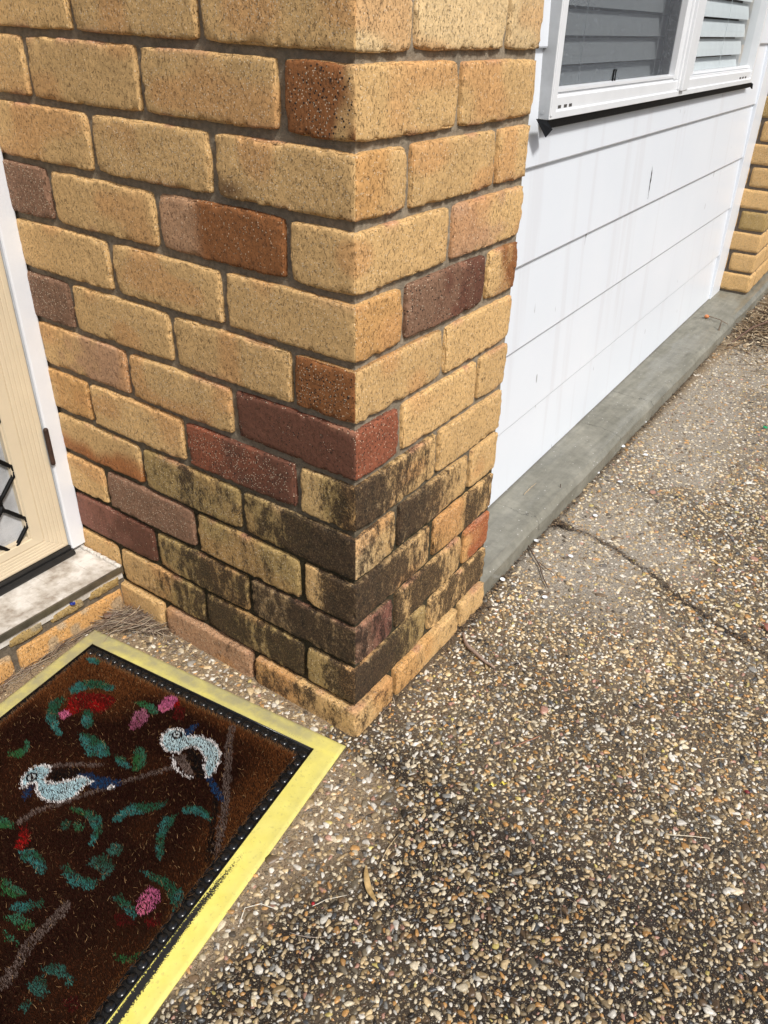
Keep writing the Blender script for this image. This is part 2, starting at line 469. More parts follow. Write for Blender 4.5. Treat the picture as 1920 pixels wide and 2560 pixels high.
# ------------------------------------------------------------------ ground
PHI = .0549                      # the house front runs a little off square from the pillar
def zones(X, Y):
    """0..1 : dry beside the mat, pale cement near the kerb, darkness"""
    P = np.stack([X, Y, X * 0], 1)
    n1 = noise(P, 7, 51) - .5; n2 = noise(P, 22, 52) - .5
    w = n1 * .14 + n2 * .05
    dry = sstep(.23, .10, X + w + np.clip(-Y - .25, 0, 1) * .25) * sstep(-.015, -.05, Y + w * .3)
    dry = np.maximum(dry, sstep(-.03, -.06, X))      # shelter between mat and pillar
    dry = np.where((Y > 0) & (X > -.02), 0, dry)
    pale = sstep(.34, .10, X + w * 1.6) * sstep(.46, .62, Y + w) * (.55 + .9 * noise(P, 4, 53))
    pale = np.maximum(pale, .55 * sstep(1.0, 1.7, Y + w))
    pale = np.clip(pale, 0, 1)
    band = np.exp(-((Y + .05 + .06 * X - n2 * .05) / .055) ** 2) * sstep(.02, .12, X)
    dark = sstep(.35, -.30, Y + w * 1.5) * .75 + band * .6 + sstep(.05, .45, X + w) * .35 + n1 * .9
    crackA = np.exp(-(np.abs(Y + .026 - .010 * np.sin(X * 21) - n2 * .02) / .012)) * sstep(.03, .06, X)
    yj = np.interp(X, [-.06, 0, .062, .128, .19, .265, .334, .424, .532, 1.5], [.846, .834, .842, .822, .795, .762, .722, .688, .648, .30])
    joint = np.exp(-(np.abs(Y - yj - n2 * .02) / .004)) * (.35 + .9 * noise(P, 16, 57))
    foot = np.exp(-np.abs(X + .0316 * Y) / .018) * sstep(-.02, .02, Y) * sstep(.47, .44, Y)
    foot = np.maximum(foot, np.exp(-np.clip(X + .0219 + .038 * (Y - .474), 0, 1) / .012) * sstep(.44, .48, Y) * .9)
    return np.clip(dry, 0, 1), pale, np.clip(dark, 0, 1), np.clip(crackA * 1.1, 0, 1), np.clip(joint * 1.3, 0, 1), foot

def cement(X, Y):
    dry, pale, dark, ca, jo, ft = zones(X, Y)
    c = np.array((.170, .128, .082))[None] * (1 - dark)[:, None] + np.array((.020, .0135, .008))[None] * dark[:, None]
    c = c * (1 - pale)[:, None] + np.array((.31, .27, .215))[None] * pale[:, None]
    c = c * (1 - dry)[:, None] + np.array((.27, .20, .125))[None] * dry[:, None]
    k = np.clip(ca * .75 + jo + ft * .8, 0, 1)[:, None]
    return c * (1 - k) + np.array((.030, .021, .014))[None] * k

def ground_z(X, Y):
    P = np.stack([X, Y, X * 0], 1)
    _, _, _, ca, jo, ft = zones(X, Y)
    return (noise(P, 12, 61) - .5) * .0026 + (noise(P, 60, 62) - .5) * .0010 - ca * .0025 - jo * .004
def mat_ab(X, Y):
    d0, d1 = X + .579, Y + .0915; det = .99466 * -.98697 - .16091 * .10320
    return (d0 * -.98697 - .16091 * d1) / det, (.99466 * d1 - .10320 * d0) / det
def path_material():
    n = NT("exposed_cement")
    c = n.mix(1.0, n.attr("col"), n.ramp(n.noise(260, 4), [(.3, .6), (.7, 1.35)]), 'MULTIPLY')
    d = n.voro(420); cc = n.voro(420, out='Color')
    grit = n.ramp(cc, [(.2, (.03, .022, .016)), (.5, (.22, .15, .08)), (.62, (.30, .26, .2)), (.8, (.62, .55, .42))])
    c = n.mix(n.math('MULTIPLY', n.ramp(d, [(.30, 1.0), (.42, 0.0)]), .55), c, grit)
    n.set('Base Color', c); n.set('Roughness', .55); n.set('Specular IOR Level', .4)
    n.bump(n.math('ADD', n.math('MULTIPLY', n.noise(300, 4), .8), n.ramp(d, [(0.0, 1.0), (.45, 0.0)])), 1, .0016)
    return n.m
M_PATH = path_material()
xs = np.r_[np.arange(-.72, .95, .006), np.arange(.95, 3, .05)]; ys = np.r_[-3, -2, -1.2, np.arange(-.8, 1.2, .006), np.arange(1.2, 3.6, .012), np.arange(3.6, 6.2, .1)]
a, b = np.meshgrid(xs, ys, indexing='ij'); i = np.arange(a.size).reshape(a.shape)
q = np.stack([i[:-1, :-1], i[1:, :-1], i[1:, 1:], i[:-1, 1:]], -1).reshape(-1, 4)
A_, B_ = a.ravel(), b.ravel()
P = np.stack([A_, B_, A_ * 0], 1)
z = ground_z(A_, B_)
P[:, 2] = z
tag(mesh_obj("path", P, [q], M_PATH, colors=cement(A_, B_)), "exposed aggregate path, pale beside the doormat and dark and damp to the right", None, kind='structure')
gm = simple("soil", (.10, .08, .05), .95, .3, 3, .01)
g = MB(); g.add([(-300, -300, -.02), (300, -300, -.02), (300, 300, -.02), (-300, 300, -.02)], [(0, 1, 2, 3)])
tag(g.build("ground", gm), kind='structure')

# pebbles set in the cement
def ico(sub):
    import bmesh
    bm = bmesh.new(); bmesh.ops.create_icosphere(bm, subdivisions=sub, radius=1)
    V = np.array([v.co[:] for v in bm.verts]); F = np.array([[v.index for v in f.verts] for f in bm.faces]); bm.free()
    return V, F
PAL = np.array([(.78, .73, .63), (.72, .62, .44), (.66, .50, .28), (.42, .30, .15), (.56, .30, .10), (.30, .29, .26), (.20, .165, .11), (.15, .095, .05), (.075, .078, .080), (.028, .024, .020), (.46, .25, .18), (.62, .50, .16), (.27, .20, .11)])
PW = np.array([.13, .17, .15, .13, .07, .06, .08, .08, .035, .025, .025, .012, .08]); PW /= PW.sum()
def pebble_field(x0, x1, y0, y1, sp, sub, size, keep, cover=.93):
    nx, ny = int((x1 - x0) / sp), int((y1 - y0) / sp)
    gx, gy = np.meshgrid(np.arange(nx), np.arange(ny), indexing='ij')
    gx = x0 + (gx + (gy % 2) * .5 + .5) * sp; gy = y0 + (gy + .5) * sp
    X = gx.ravel() + rng.uniform(-.42, .42, gx.size) * sp; Y = gy.ravel() + rng.uniform(-.42, .42, gx.size) * sp
    dry, pale, dark, ca, jo, ft = zones(X, Y)
    ok = rng.random(X.size) < (cover - .16 * dry - .10 * pale - .8 * jo - .25 * ca - .5 * ft)
    ok &= ~((X < .004) & (X > -.9) & (Y > -.010) & (Y < .46))          # under the pillar
    ok &= ~((X < -.0219 - .038 * (Y - .474) + .002) & (Y >= .46))      # under the kerb
    ok &= ~((X < -.60))
    ok &= keep(X, Y)
    ma, mb_ = mat_ab(X, Y); ok &= ~((ma > -.002) & (ma < .5875) & (mb_ > -.002))
    X, Y, dry, pale, dark = X[ok], Y[ok], dry[ok], pale[ok], dark[ok]
    n = len(X)
    V0, F0 = ico(sub); nv = len(V0)
    base = []
    for k in range(10):                                              # ten differently knocked-about stones
        W = V0 * (1 + (noise(V0 + k * 5, 1.1, 70 + k)[:, None] - .5) * .6)
        nn = rng.normal(size=(10, 3)); nn /= np.linalg.norm(nn, axis=1, keepdims=True)
        for v in nn:                                                 # flats
            dd = W @ v; lim = rng.uniform(.45, .72); W = W - np.clip(dd - lim, 0, None)[:, None] * v
        base.append(W)
    base = np.array(base)[rng.integers(0, 10, n)]
    s = size * (1 + .18 * dry) * np.exp(rng.normal(0, .30, n)); el = rng.uniform(1.0, 2.0, n)
    sc = np.stack([s * np.sqrt(el), s / np.sqrt(el), s * rng.uniform(.45, .8, n)], 1)
    W = base * sc[:, None, :]
    th = rng.uniform(0, 2 * np.pi, n); c_, s_ = np.cos(th)[:, None], np.sin(th)[:, None]
    tilt = rng.normal(0, .18, n)[:, None]
    x_, y_, z_ = W[..., 0], W[..., 1], W[..., 2]
    z2 = z_ + x_ * tilt
    Xw = X[:, None] + c_ * x_ - s_ * y_; Yw = Y[:, None] + s_ * x_ + c_ * y_
    zc = rng.uniform(-.42, .12, n) * sc[:, 2] - dry * .0006 - pale * .0008
    Zw = z2 + zc[:, None]
    cap = rng.uniform(.0016, .0038, (n, 1)); Zw = np.where(Zw > cap, cap + (Zw - cap) * .3, Zw)
    Zw = Zw + ground_z(X, Y)[:, None]
    Vw = np.stack([Xw, Yw, Zw], -1).reshape(-1, 3)
    Fw = (F0[None] + (np.arange(n) * nv)[:, None, None]).reshape(-1, 3)
    ci = rng.choice(len(PAL), n, p=PW); C = PAL[ci] * rng.uniform(.75, 1.2, (n, 1))
    mean = np.array((.33, .25, .165))
    f = (.20 * dry + .24 * pale)[:, None]
    C = C * (1 - f) + mean * f
    C *= (1 - .28 * dark * (1 - dry))[:, None]
    C = np.repeat(C, nv, 0)
    return Vw, Fw, C
ML = dict(near=pebble_field(-.60, .95, -.62, .62, .0071, 2, .0041, lambda X, Y: (Y > -.62) & ~((X < -.02) & (Y < -.13))))
ML['mid'] = pebble_field(-.15, .95, .62, 1.5, .0077, 2, .0044, lambda X, Y: X < 1.1 - .35 * Y)
ML['far'] = pebble_field(-.2, .9, 1.5, 3.4, .0095, 1, .0054, lambda X, Y: X < .95 - .28 * Y)
ML['grit'] = pebble_field(-.60, .95, -.62, .9, .0070, 1, .0021, lambda X, Y: X > -.6, .50)
def stone_material():
    n = NT("river_stone")
    c = n.mix(1.0, n.attr("col"), n.ramp(n.noise(240, 4, .6), [(.3, .70), (.7, 1.18)]), 'MULTIPLY')
    c = n.mix(n.ramp(n.noise(520, 3), [(.58, 0.0), (.72, .45)]), c, (.10, .07, .04))
    n.set('Base Color', c); n.set('Roughness', .38); n.set('Specular IOR Level', .5)
    n.bump(n.noise(700, 3), .6, .0005)
    return n.m
vs, fs, cs, k = [], [], [], 0
for key in ('near', 'mid', 'far', 'grit'):
    v_, f_, c_ = ML[key]; vs.append(v_); fs.append(f_ + k); cs.append(c_); k += len(v_)
tag(mesh_obj("aggregate_pebbles", np.concatenate(vs), [np.concatenate(fs)], stone_material(), smooth=True, colors=np.concatenate(cs)),
    "cream, amber, grey and black pebbles set in the cement path", "pebbles", kind='stuff')

# ------------------------------------------------------------------ concrete kerb along the wall
def kerb_material():
    n = NT("kerb_concrete")
    y = n.xyz()
    c = n.ramp(n.noise(9, 5, .6), [(.3, (.175, .168, .132)), (.55, (.225, .216, .175)), (.75, (.27, .258, .21))])
    c = n.mix(1.0, c, n.ramp(n.noise((60, 6, 20), 4, .6), [(.3, .82), (.7, 1.1)]), 'MULTIPLY')
    c = n.mix(1.0, c, n.ramp(n.noise(45, 6, .7), [(.3, .80), (.7, 1.14)]), 'MULTIPLY')
    c = n.mix(n.math('MULTIPLY', n.math('SUBTRACT', 1.0, n.math('DIVIDE', n.math('ABSOLUTE', n.math('ADD', n.math('ADD', y[0], n.math('MULTIPLY', y[1], .0168)), .124)), .012), True), .7), c, (.05, .042, .03))
    c = n.mix(n.ramp(n.noise(110, 3), [(.70, 0.0), (.76, .8)]), c, (.03, .026, .02))
    # hairline cracks across
    w = n.math('MULTIPLY', n.math('SUBTRACT', n.noise(24, 4, .6), .5), .07)
    lines = None
    for pos_, wd in ((.84, .0016), (1.13, .0014), (.28, .0008), (2.08, .0012)):
        d = n.math('ABSOLUTE', n.math('SUBTRACT', n.math('ADD', y[1], w), pos_))
        l = n.math('SUBTRACT', 1.0, n.math('DIVIDE', d, wd), True)
        lines = l if lines is None else n.math('MAXIMUM', lines, l)
    c = n.mix(n.math('MULTIPLY', lines, .75), c, (.025, .022, .018))
    d = n.voro(90); cc = n.voro(90, out='Color')
    c = n.mix(n.math('MULTIPLY', n.ramp(d, [(.13, 1.0), (.16, 0.0)]), n.ramp(cc, [(.72, 0.0), (.73, .8)])), c, (.55, .53, .5))
    n.set('Base Color', c)
    n.set('Roughness', n.ramp(n.noise((14, 3, 10), 3), [(.42, .28), (.58, .75)]))
    n.bump(n.math('ADD', n.noise(160, 5), n.math('MULTIPLY', lines, -1.5)), .8, .0012)
    return n.m
PK = .0381
prof = [(-.45, -.06), (0.003, -.06), (0.0, .0385), (-.0140, .0520), (-.45, .056)]
us = np.concatenate([[-.02], np.arange(0, 4.6, .01)])
V = []; pr = np.array(prof)
# subdivide the profile for a gently uneven arris
pp = []
for k in range(len(pr) - 1):
    m_ = max(1, int(np.linalg.norm(pr[k + 1] - pr[k]) / .012))
    for t in range(m_): pp.append(pr[k] + (pr[k + 1] - pr[k]) * t / m_)
pp.append(pr[-1]); pp = np.array(pp); npf = len(pp)
V = np.stack([np.tile(pp[:, 0], len(us)), np.repeat(us, npf), np.tile(pp[:, 1], len(us))], 1)
V[:, 0] += (noise(V * np.array([0, 1, 0]), 9, 81) - .5) * .005 + (noise(V, 90, 83) - .5) * .0012; V[:, 2] += (noise(V, 9, 82) - .5) * .0016
i = np.arange(len(V)).reshape(len(us), npf)
q = np.stack([i[:-1, :-1], i[:-1, 1:], i[1:, 1:], i[1:, :-1]], -1).reshape(-1, 4)[:, ::-1]
kerb = mesh_obj("kerb", V, [q], kerb_material(), smooth=False)
kerb.location = (-.0219, .474, 0); kerb.rotation_euler = (0, 0, PK)
tag(kerb, "grey concrete strip along the foot of the white wall", None, kind='structure')

# ------------------------------------------------------------------ weatherboard wall
WX, WY = -.1573, .7207
CU, CW, CZ = -1.523, .834, 1.0498            # camera in the wall's own frame (for turning measured sight lines into points)
LAPS = [.047, .2366, .428, .6175, .806, 1.0059, 1.197, 1.388, 1.579, 1.770, 1.961, 2.152]
def paint_material():
    n = NT("white_painted_board")
    c = n.ramp(n.noise(3, 4), [(.3, (.735, .78, .835)), (.7, (.77, .81, .86))])
    st = n.noise((4, 15, .9), 3, .5)
    c = n.mix(n.math('MULTIPLY', n.ramp(st, [(.57, 0.0), (.66, 1.0)]), .16), c, (.52, .49, .50))
    c = n.mix(n.math('MULTIPLY', n.ramp(n.noise((30, 30, 9), 2), [(.735, 0.0), (.76, 1.0)]), .7), c, (.16, .15, .15))
    n.set('Base Color', c); n.set('Roughness', .34); n.set('Specular IOR Level', .45)
    n.bump(n.noise((60, 12, 90), 3), .25, .0006)
    return n.m
M_PAINT = paint_material()
wall = tag(empty("weatherboard_wall", (WX, WY, 0), PHI), "white painted weatherboard wall with faint dribble stains below the window", "wall")
WIN = (.050, 1.905, .886)                       # u0, u1, sill height of the window
mb = MB()
for k in range(len(LAPS) - 1):
    z0, z1 = LAPS[k], LAPS[k + 1]
    def brd(u0, u1, za, zb):
        t0 = (za - z0) / (z1 - z0); t1 = (zb - z0) / (z1 - z0)
        xa, xb = -.0085 * t0, -.0085 * t1
        e = .0013 if za == z0 else 0
        pr_ = [(xa - .012, za), (xa - e, za), (xa, za + e * 1.8 + 1e-4), (xb, zb + .0), (xb - .012, zb)]
        mb.prism(pr_, 'y', u0, u1)
    if z1 <= WIN[2]: brd(-.30, 2.135, z0, z1)
    elif z0 < WIN[2]:
        brd(-.30, WIN[0], z0, z1); brd(WIN[1], 2.135, z0, z1); brd(WIN[0], WIN[1], z0, WIN[2])
    else:
        brd(-.30, WIN[0], z0, z1); brd(WIN[1], 2.135, z0, z1)
mb.build("weatherboards", M_PAINT, wall)
MB().box(-.02, .0065, 2.128, 2.292, .048, 2.16).build("corner_trim", M_PAINT, wall, bevel=.0015)
def bx_(z): return -.0085 * (z - .6175) / .1885 + .0006
cr = [(.886, .7185), (.8885, .709), (.8925, .700), (.891, .690), (.8935, .681), (.889, .672), (.890, .660), (.8865, .650), (.886, .632), (.8845, .632), (.8848, .650), (.8835, .661), (.8845, .670), (.8820, .680), (.8850, .690), (.8835, .700), (.8860, .710)]
sc_ = MB(); c0 = [(bx_(z), u, z) for u, z in cr]; sc_.add(c0, [tuple(range(len(c0)))])
sc_.build("paint_scrape", simple("bare_dark_scrape", (.03, .028, .027), .8, .6, 300), wall)
# ------------------------------------------------------------------ window
M_ALU = simple("white_window_aluminium", (.76, .78, .80), .30, .03, 20, 0)
M_GREYALU = simple("grey_aluminium_side", (.42, .44, .46), .45, .1, 30, 0)
M_BLACK = simple("black_flashing", (.006, .006, .0065), .6, .3, 40, .0006, spec=.15)
M_RUB = simple("black_rubber", (.012, .012, .012), .42, .3, 60, .0004)
window = tag(empty("sliding_window", (WX - .005, WY, 0), PHI), "white aluminium sliding window with rain spotted insect screen on its left half", "window")
U0, U1, ZB, ZT = .050, 1.850, .8895, 2.02
fr = MB()
fr.prism([(-.06, ZB), (.024, ZB), (.024, ZB + .0125), (.0205, ZB + .014), (.0205, ZB + .036), (.0155, ZB + .038), (.0155, ZB + .043), (.004, ZB + .0455), (-.06, ZB + .05)], 'y', U0 + .0285, U1 - .02)
fr.box(-.06, .024, U0, U0 + .0285, ZB, ZT)
fr.box(-.06, .024, U1 - .020, U1, ZB, ZT)
fr.box(-.06, .024, U0 + .0285, U1 - .02, ZT - .04, ZT)
fr.box(.0235, .0262, U0 + .0015, U0 + .009, ZB + .006, ZT - .02)
wframe = fr.build("window_frame", M_ALU, window, bevel=.0009)
MB().box(-.05, .0225, U0 - .0018, U0 + .0005, ZB + .001, ZT).build("side_channel", M_GREYALU, window)
ms = MB(); ms.box(.0, .019, .872, .909, ZB + .040, ZT - .04); ms.box(.004, .0245, .9095, .921, ZB + .016, ZT - .04)
ms.box(.003, .032, .9215, .956, ZB + .013, ZT - .04); ms.box(.003, .027, .957, .998, ZB + .013, ZT - .04)
ms.box(-.004, .014, .9985, 1.070, ZB + .044, ZT - .04)
ms.build("meeting_stile", M_ALU, window, bevel=.0015)
# sash rails
rl = MB(); rl.prism([(.000, ZB + .046), (.018, ZB + .044), (.018, ZB + .049), (.000, ZB + .052)], 'y', U0 + .0285, .8715)
rl.prism([(-.004, ZB + .0465), (.012, ZB + .0455), (.010, ZB + .051), (-.004, ZB + .053)], 'y', 1.0705, U1 - .02)
rl.build("sash_rail", M_ALU, window)
M_SLOT = simple("slot_dark", (.07, .065, .06), .7)
for u, w_ in ((.094, .014), (.124, .014), (.150, .014), (1.66, .022), (1.70, .022), (1.74, .022)):
    MB().box(.0195, .0212, u, u + w_, ZB + .017, ZB + .0222).build("drain_slot", M_SLOT, wframe)
scw = MB(); scw.tube([(.010, U0 - .0005, ZB + .012), (.010, U0 - .0030, ZB + .012)], .0032, 10); scw.build("screw", M_GREYALU, wframe)

def glass_material():
    n = NT("window_glass"); t = n.t
    tr = t.nodes.new("ShaderNodeBsdfTransparent"); tr.inputs[0].default_value = (.95, .97, .97, 1)
    gl = t.nodes.new("ShaderNodeBsdfGlossy"); gl.inputs['Roughness'].default_value = .02
    ge = t.nodes.new("ShaderNodeNewGeometry"); dt = t.nodes.new("ShaderNodeVectorMath"); dt.operation = 'DOT_PRODUCT'
    t.links.new(ge.outputs['Normal'], dt.inputs[0]); t.links.new(ge.outputs['Incoming'], dt.inputs[1])
    fac = n.math('ADD', .04, n.math('MULTIPLY', .75, n.math('POWER', n.math('SUBTRACT', 1.0, n.math('ABSOLUTE', dt.outputs['Value'])), 5.0)))
    mx = t.nodes.new("ShaderNodeMixShader"); t.links.new(fac, mx.inputs[0])
    t.links.new(tr.outputs[0], mx.inputs[1]); t.links.new(gl.outputs[0], mx.inputs[2]); t.links.new(mx.outputs[0], n.out.inputs[0])
    return n.m
def screen_material():
    n = NT("insect_mesh"); t = n.t
    y = n.xyz()
    # woven threads
    def thread(c, k):
        return n.math('GREATER_THAN', n.math('SINE', n.math('MULTIPLY', c, k)), -.15)
    w = n.math('MAXIMUM', thread(y[1], 2 * math.pi * 520), thread(y[2], 2 * math.pi * 520))
    drop = n.ramp(n.noise((240, 240, 240), 2), [(.63, 0.0), (.67, 1.0)])
    a = n.math('MAXIMUM', n.math('MULTIPLY', w, .46), n.math('MULTIPLY', drop, .65))
    base = n.mix(drop, (.10, .11, .125), (.34, .38, .43))
    n.set('Base Color', base); n.set('Roughness', n.ramp(drop, [(0, .6), (1, .12)]))
    tr = t.nodes.new("ShaderNodeBsdfTransparent"); mx = t.nodes.new("ShaderNodeMixShader")
    t.links.new(a, mx.inputs[0]); t.links.new(tr.outputs[0], mx.inputs[1]); t.links.new(n.b.outputs[0], mx.inputs[2]); t.links.new(mx.outputs[0], n.out.inputs[0])
    n.bump(n.noise(240, 2), .8, .0015)
    return n.m
M_GLASS = glass_material(); M_SCREEN = screen_material()
MB().box(.0025, .0030, U0 + .028, .873, ZB + .047, ZT - .04).build("insect_screen", M_SCREEN, window)
MB().add([(-.010, U0 + .028, ZB + .045), (-.010, .905, ZB + .045), (-.010, .905, ZT - .04), (-.010, U0 + .028, ZT - .04)], [(0, 1, 2, 3)]).build("glass_pane", M_GLASS, window)
MB().add([(.0, 1.069, ZB + .047), (.0, U1 - .0195, ZB + .047), (.0, U1 - .0195, ZT - .04), (.0, 1.069, ZT - .04)], [(0, 1, 2, 3)]).build("glass_pane", M_GLASS, window)
MB().box(-.009, -.0005, .815, .874, ZB + .048, ZT - .04).build("pile_seal", simple("seal_pile", (.035, .036, .038), .9, .5, 300, .001), window)
cl = MB(); cl.tube([(.0055, .428, .940), (.0055, .430, .962), (.0055, .444, .962), (.0055, .443, .940)], .0022, 6)
cl.build("screen_clip", M_BLACK, window)
fl = MB(); fl.prism([(-.004, .8885), (.021, .8885), (.0175, .874), (.015, .8725), (.0135, .8745), (.016, .886), (-.004, .886)], 'y', U0 + .004, U1 + .03)
fl.add([(.022, -.008, .8950), (.031, .024, .8630), (.030, .054, .8735), (.020, .046, .8890), (.024, -.009, .8955), (.0325, .024, .8632), (.0315, .054, .8740), (.0215, .046, .8893)],
       [(0, 1, 2, 3), (7, 6, 5, 4), (0, 4, 5, 1), (1, 5, 6, 2), (2, 6, 7, 3), (3, 7, 4, 0)])
fl.add([(.015, U1 + .02, .8885), (.023, U1 + .045, .885), (.022, U1 + .06, .868), (.014, U1 + .035, .8795), (.013, U1 + .02, .887), (.021, U1 + .045, .8835), (.020, U1 + .06, .8665), (.012, U1 + .035, .878)],
       [(0, 1, 2, 3), (7, 6, 5, 4), (0, 4, 5, 1), (1, 5, 6, 2), (2, 6, 7, 3), (3, 7, 4, 0)])
fl.build("flashing", M_BLACK, window)

# blind hanging inside and the room behind
blind = tag(empty("venetian_blind", (WX, WY, 0), PHI), "pale grey horizontal slat blind hanging behind the window glass", "blind")
M_SLAT = simple("blind_slat_paint", (.70, .745, .77), .45, .04, 30, 0)
for k in range(20):
    zb = .924 + .050 * k
    dx = -.004 if k < 1 else 0
    MB().prism([(-.030 + dx, zb + .0008), (-.0335 + dx, zb + .018), (-.038 + dx, zb + .034), (-.043 + dx, zb + .0455), (-.0442 + dx, zb + .0435), (-.039 + dx, zb + .032), (-.0347 + dx, zb + .017), (-.0312 + dx, zb)], 'y', .075, 1.815).build("slat", M_SLAT, blind, smooth=False)
for u in (.30, .82, 1.20, 1.52):
    MB().tube([(-.029, u, .93), (-.029, u + .002, 1.3), (-.029, u, 1.95)], .0008, 5).build("cord", M_SLAT, blind)
room = tag(empty("room", (WX, WY, 0), PHI), None, None, kind='structure')
rm = simple("room_wall_paint", (.20, .175, .16), .9)
rb = MB(); rb.box(-1.2, -1.19, -.3, 2.6, .3, 2.3); rb.box(-1.19, -.10, 1.95, 1.96, .3, 2.3); rb.box(-1.19, -.10, -.02, -.01, .3, 2.3); rb.box(-1.19, -.1, -.3, 2.6, .29, .30); rb.box(-1.19, -.03, -.3, 2.6, 2.3, 2.31)
rb.box(-.11, -.03, -.3, 2.3, .06, .885); rb.box(-.11, -.03, -.3, .04, .885, 2.1); rb.box(-.11, -.03, 1.853, 2.3, .885, 2.1); rb.box(-.11, -.03, .04, 1.853, 2.025, 2.3)
tag(rb.build("room_lining", rm, room))

# ------------------------------------------------------------------ second brick pier
pier = tag(empty("brick_pier", (-.155, 3.010, 0), PHI), "tan brick pier at the far end of the white weatherboards", "pier")
Vs = []; Fs = []; Cs = []; Ss = []; Ks = []; nv = 0
for i in range(25):
    z0 = .062 + .086 * i; z1 = z0 + .0765
    its = [(-.228, 0, 0, .109, True, True)] + [(-.10, 0, y, y + .230, False, True) for y in (.119, .359, .599)] if i % 2 == 0 else \
          [(-.109, 0, 0, .230, True, True)] + [(-.10, 0, y, y + .230, False, True) for y in (.240, .480, .720)] + [(-.228, -.119, 0, .109, True, False)]
    for it in its:
        P, F, N = brick(*it[:4], z0, z1, it[4], it[5], .007 if i < 10 else .02, seed=i * 7 + len(Vs), r=.005)
        c = np.array(TINT[random.choice('bbbobbs' if it[5] and not it[4] else 'bbbv')]) * random.uniform(.88, 1.05)
        Vs.append(P); Fs.append(F + nv); Cs.append(np.tile(c, (len(P), 1))); nv += len(P)
V = np.concatenate(Vs)
mesh_obj("brickwork", V, [np.concatenate(Fs)], M_BRICK, pier, colors=np.concatenate(Cs), attrs=dict(stain=V[:, 0] * 0, speck=V[:, 0] * 0 + .3))
mo = MB().box(-.235, -.009, .009, .945, .045, 2.19).build("mortar", M_MORTAR, pier)
a_ = mo.data.attributes.new("col", 'FLOAT_COLOR', 'POINT'); a_.data.foreach_set("color", np.tile((.17, .14, .11, 1), len(mo.data.vertices)).astype(np.float32))

# ------------------------------------------------------------------ door, its frame and the step
DPH = .045
M_JAMB = simple("white_gloss_paint", (.74, .76, .79), .35, .04, 12, .0003)
M_CREAM = simple("cream_aluminium", (.66, .56, .40), .38, .05, 14, 0)
df = tag(empty("door_surround", (-.700, 0, 0), DPH), "white painted upright door jamb against the brick pillar", "door frame")
MB().box(-.10, .0, -.031, .0035, .1085, 2.15).build("jamb", M_JAMB, df, bevel=.003)
MB().box(-.10, -.004, -.0345, -.0312, .115, 2.15).build("jamb_stop", simple("grey_gap_strip", (.40, .42, .44), .5), df)
MB().box(-.10, .0, -1.00, .0035, 2.1505, 2.20).build("head", M_JAMB, df)
MB().box(-.10, .0, -1.00, -.966, .1085, 2.15).build("jamb", M_JAMB, df)
sdn = tag(empty("security_door", (-.700, 0, 0), DPH), "cream framed security screen door with black diamond grille over grey mesh", "door")
W1, W2, ZR0, ZR1 = -.1055, -.0352, .1215, .1735
def ribprof(a, b, n=5, d=.0009):
    """profile points across the rail from a to b with shallow reeds; returns (t, depth)"""
    L = b - a; pts = [(a, -.0035), (a + .02 * L, -.001), (a + .30 * L, 0), (a + .31 * L, -.0022), (a + .33 * L, -.0022), (a + .34 * L, -.0004)]
    for k in range(n):
        t0 = a + L * (.36 + .62 * k / n); w_ = L * .62 / n
        pts += [(t0, -.0008), (t0 + .15 * w_, -.0001 + d * .4), (t0 + .8 * w_, -.0001 + d * .4)]
    pts += [(b, -.0006)]
    return pts
X0 = -.004
pf = ribprof(W1, W2)
prof = [(X0 + dd, t) for t, dd in pf] + [(X0 - .028, W2), (X0 - .028, W1)]
mit = lambda p: ZR1 + (p[1] - W1) / (W2 - W1) * (ZR0 - ZR1)
MB().prism(prof, 'z', 0, 2.13, sa=mit).build("stile", M_CREAM, sdn)
pf2 = ribprof(ZR1, ZR0)
prof = [(X0 + dd, t) for t, dd in pf2] + [(X0 - .028, ZR0), (X0 - .028, ZR1)]
mit2 = lambda p: W1 + (ZR1 - p[1]) / (ZR1 - ZR0) * (W2 - W1) - .0004
MB().prism(prof, 'y', 0, -.90, sa=mit2).build("bottom_rail", M_CREAM, sdn)
MB().box(X0 - .028, X0, -.96, -.8995, .1215, 2.13).build("stile", M_CREAM, sdn)
MB().box(X0 - .028, X0, -.8985, -.106, 2.06, 2.13).build("top_rail", M_CREAM, sdn)
# glazing bead inside the opening
bd = MB(); bd.box(X0 - .016, X0 - .0042, W1 - .0045, W1 - .0003, ZR1 + .001, 2.06); bd.box(X0 - .016, X0 - .0042, -.8985, W1 - .005, ZR1 + .0003, ZR1 + .0045)
bd.build("glazing_bead", M_CREAM, sdn)
gr = MB()
hw, hh = .0385, .0550
z_t = .265; u_t = -.1440
for a_i in range(0, 21):
    for b_i in range(-1, 36):
        u = u_t - hw * (a_i - 1); z = z_t + 2 * hh * b_i + (hh if (a_i % 2 == 0) else 0)
        # node = short upright link; strands run from its ends to the neighbours
        for s in (-1, 1):
            n0 = (u, z + s * .011); n1 = (u - hw, z + s * (hh - .011))
            if n0[0] > W1 + .055 or n1[0] < -.90: continue
            if min(n0[1], n1[1]) < ZR1 - .045 or max(n0[1], n1[1]) > 2.07: continue
            gr.tube([(-.011, n0[0], n0[1] - s * .010), (-.0105, n0[0] - .002, n0[1]), (-.010, n0[0] - .009, n0[1] + s * .006), (-.010, n1[0] + .009, n1[1] - s * .006), (-.0105, n1[0] + .002, n1[1]), (-.011, n1[0], n1[1] + s * .010)], .0040, 7)
gr.build("grille", simple("black_powder_coat", (.006, .006, .006), .5, .2, 60, 0, spec=.15), sdn, smooth=True)
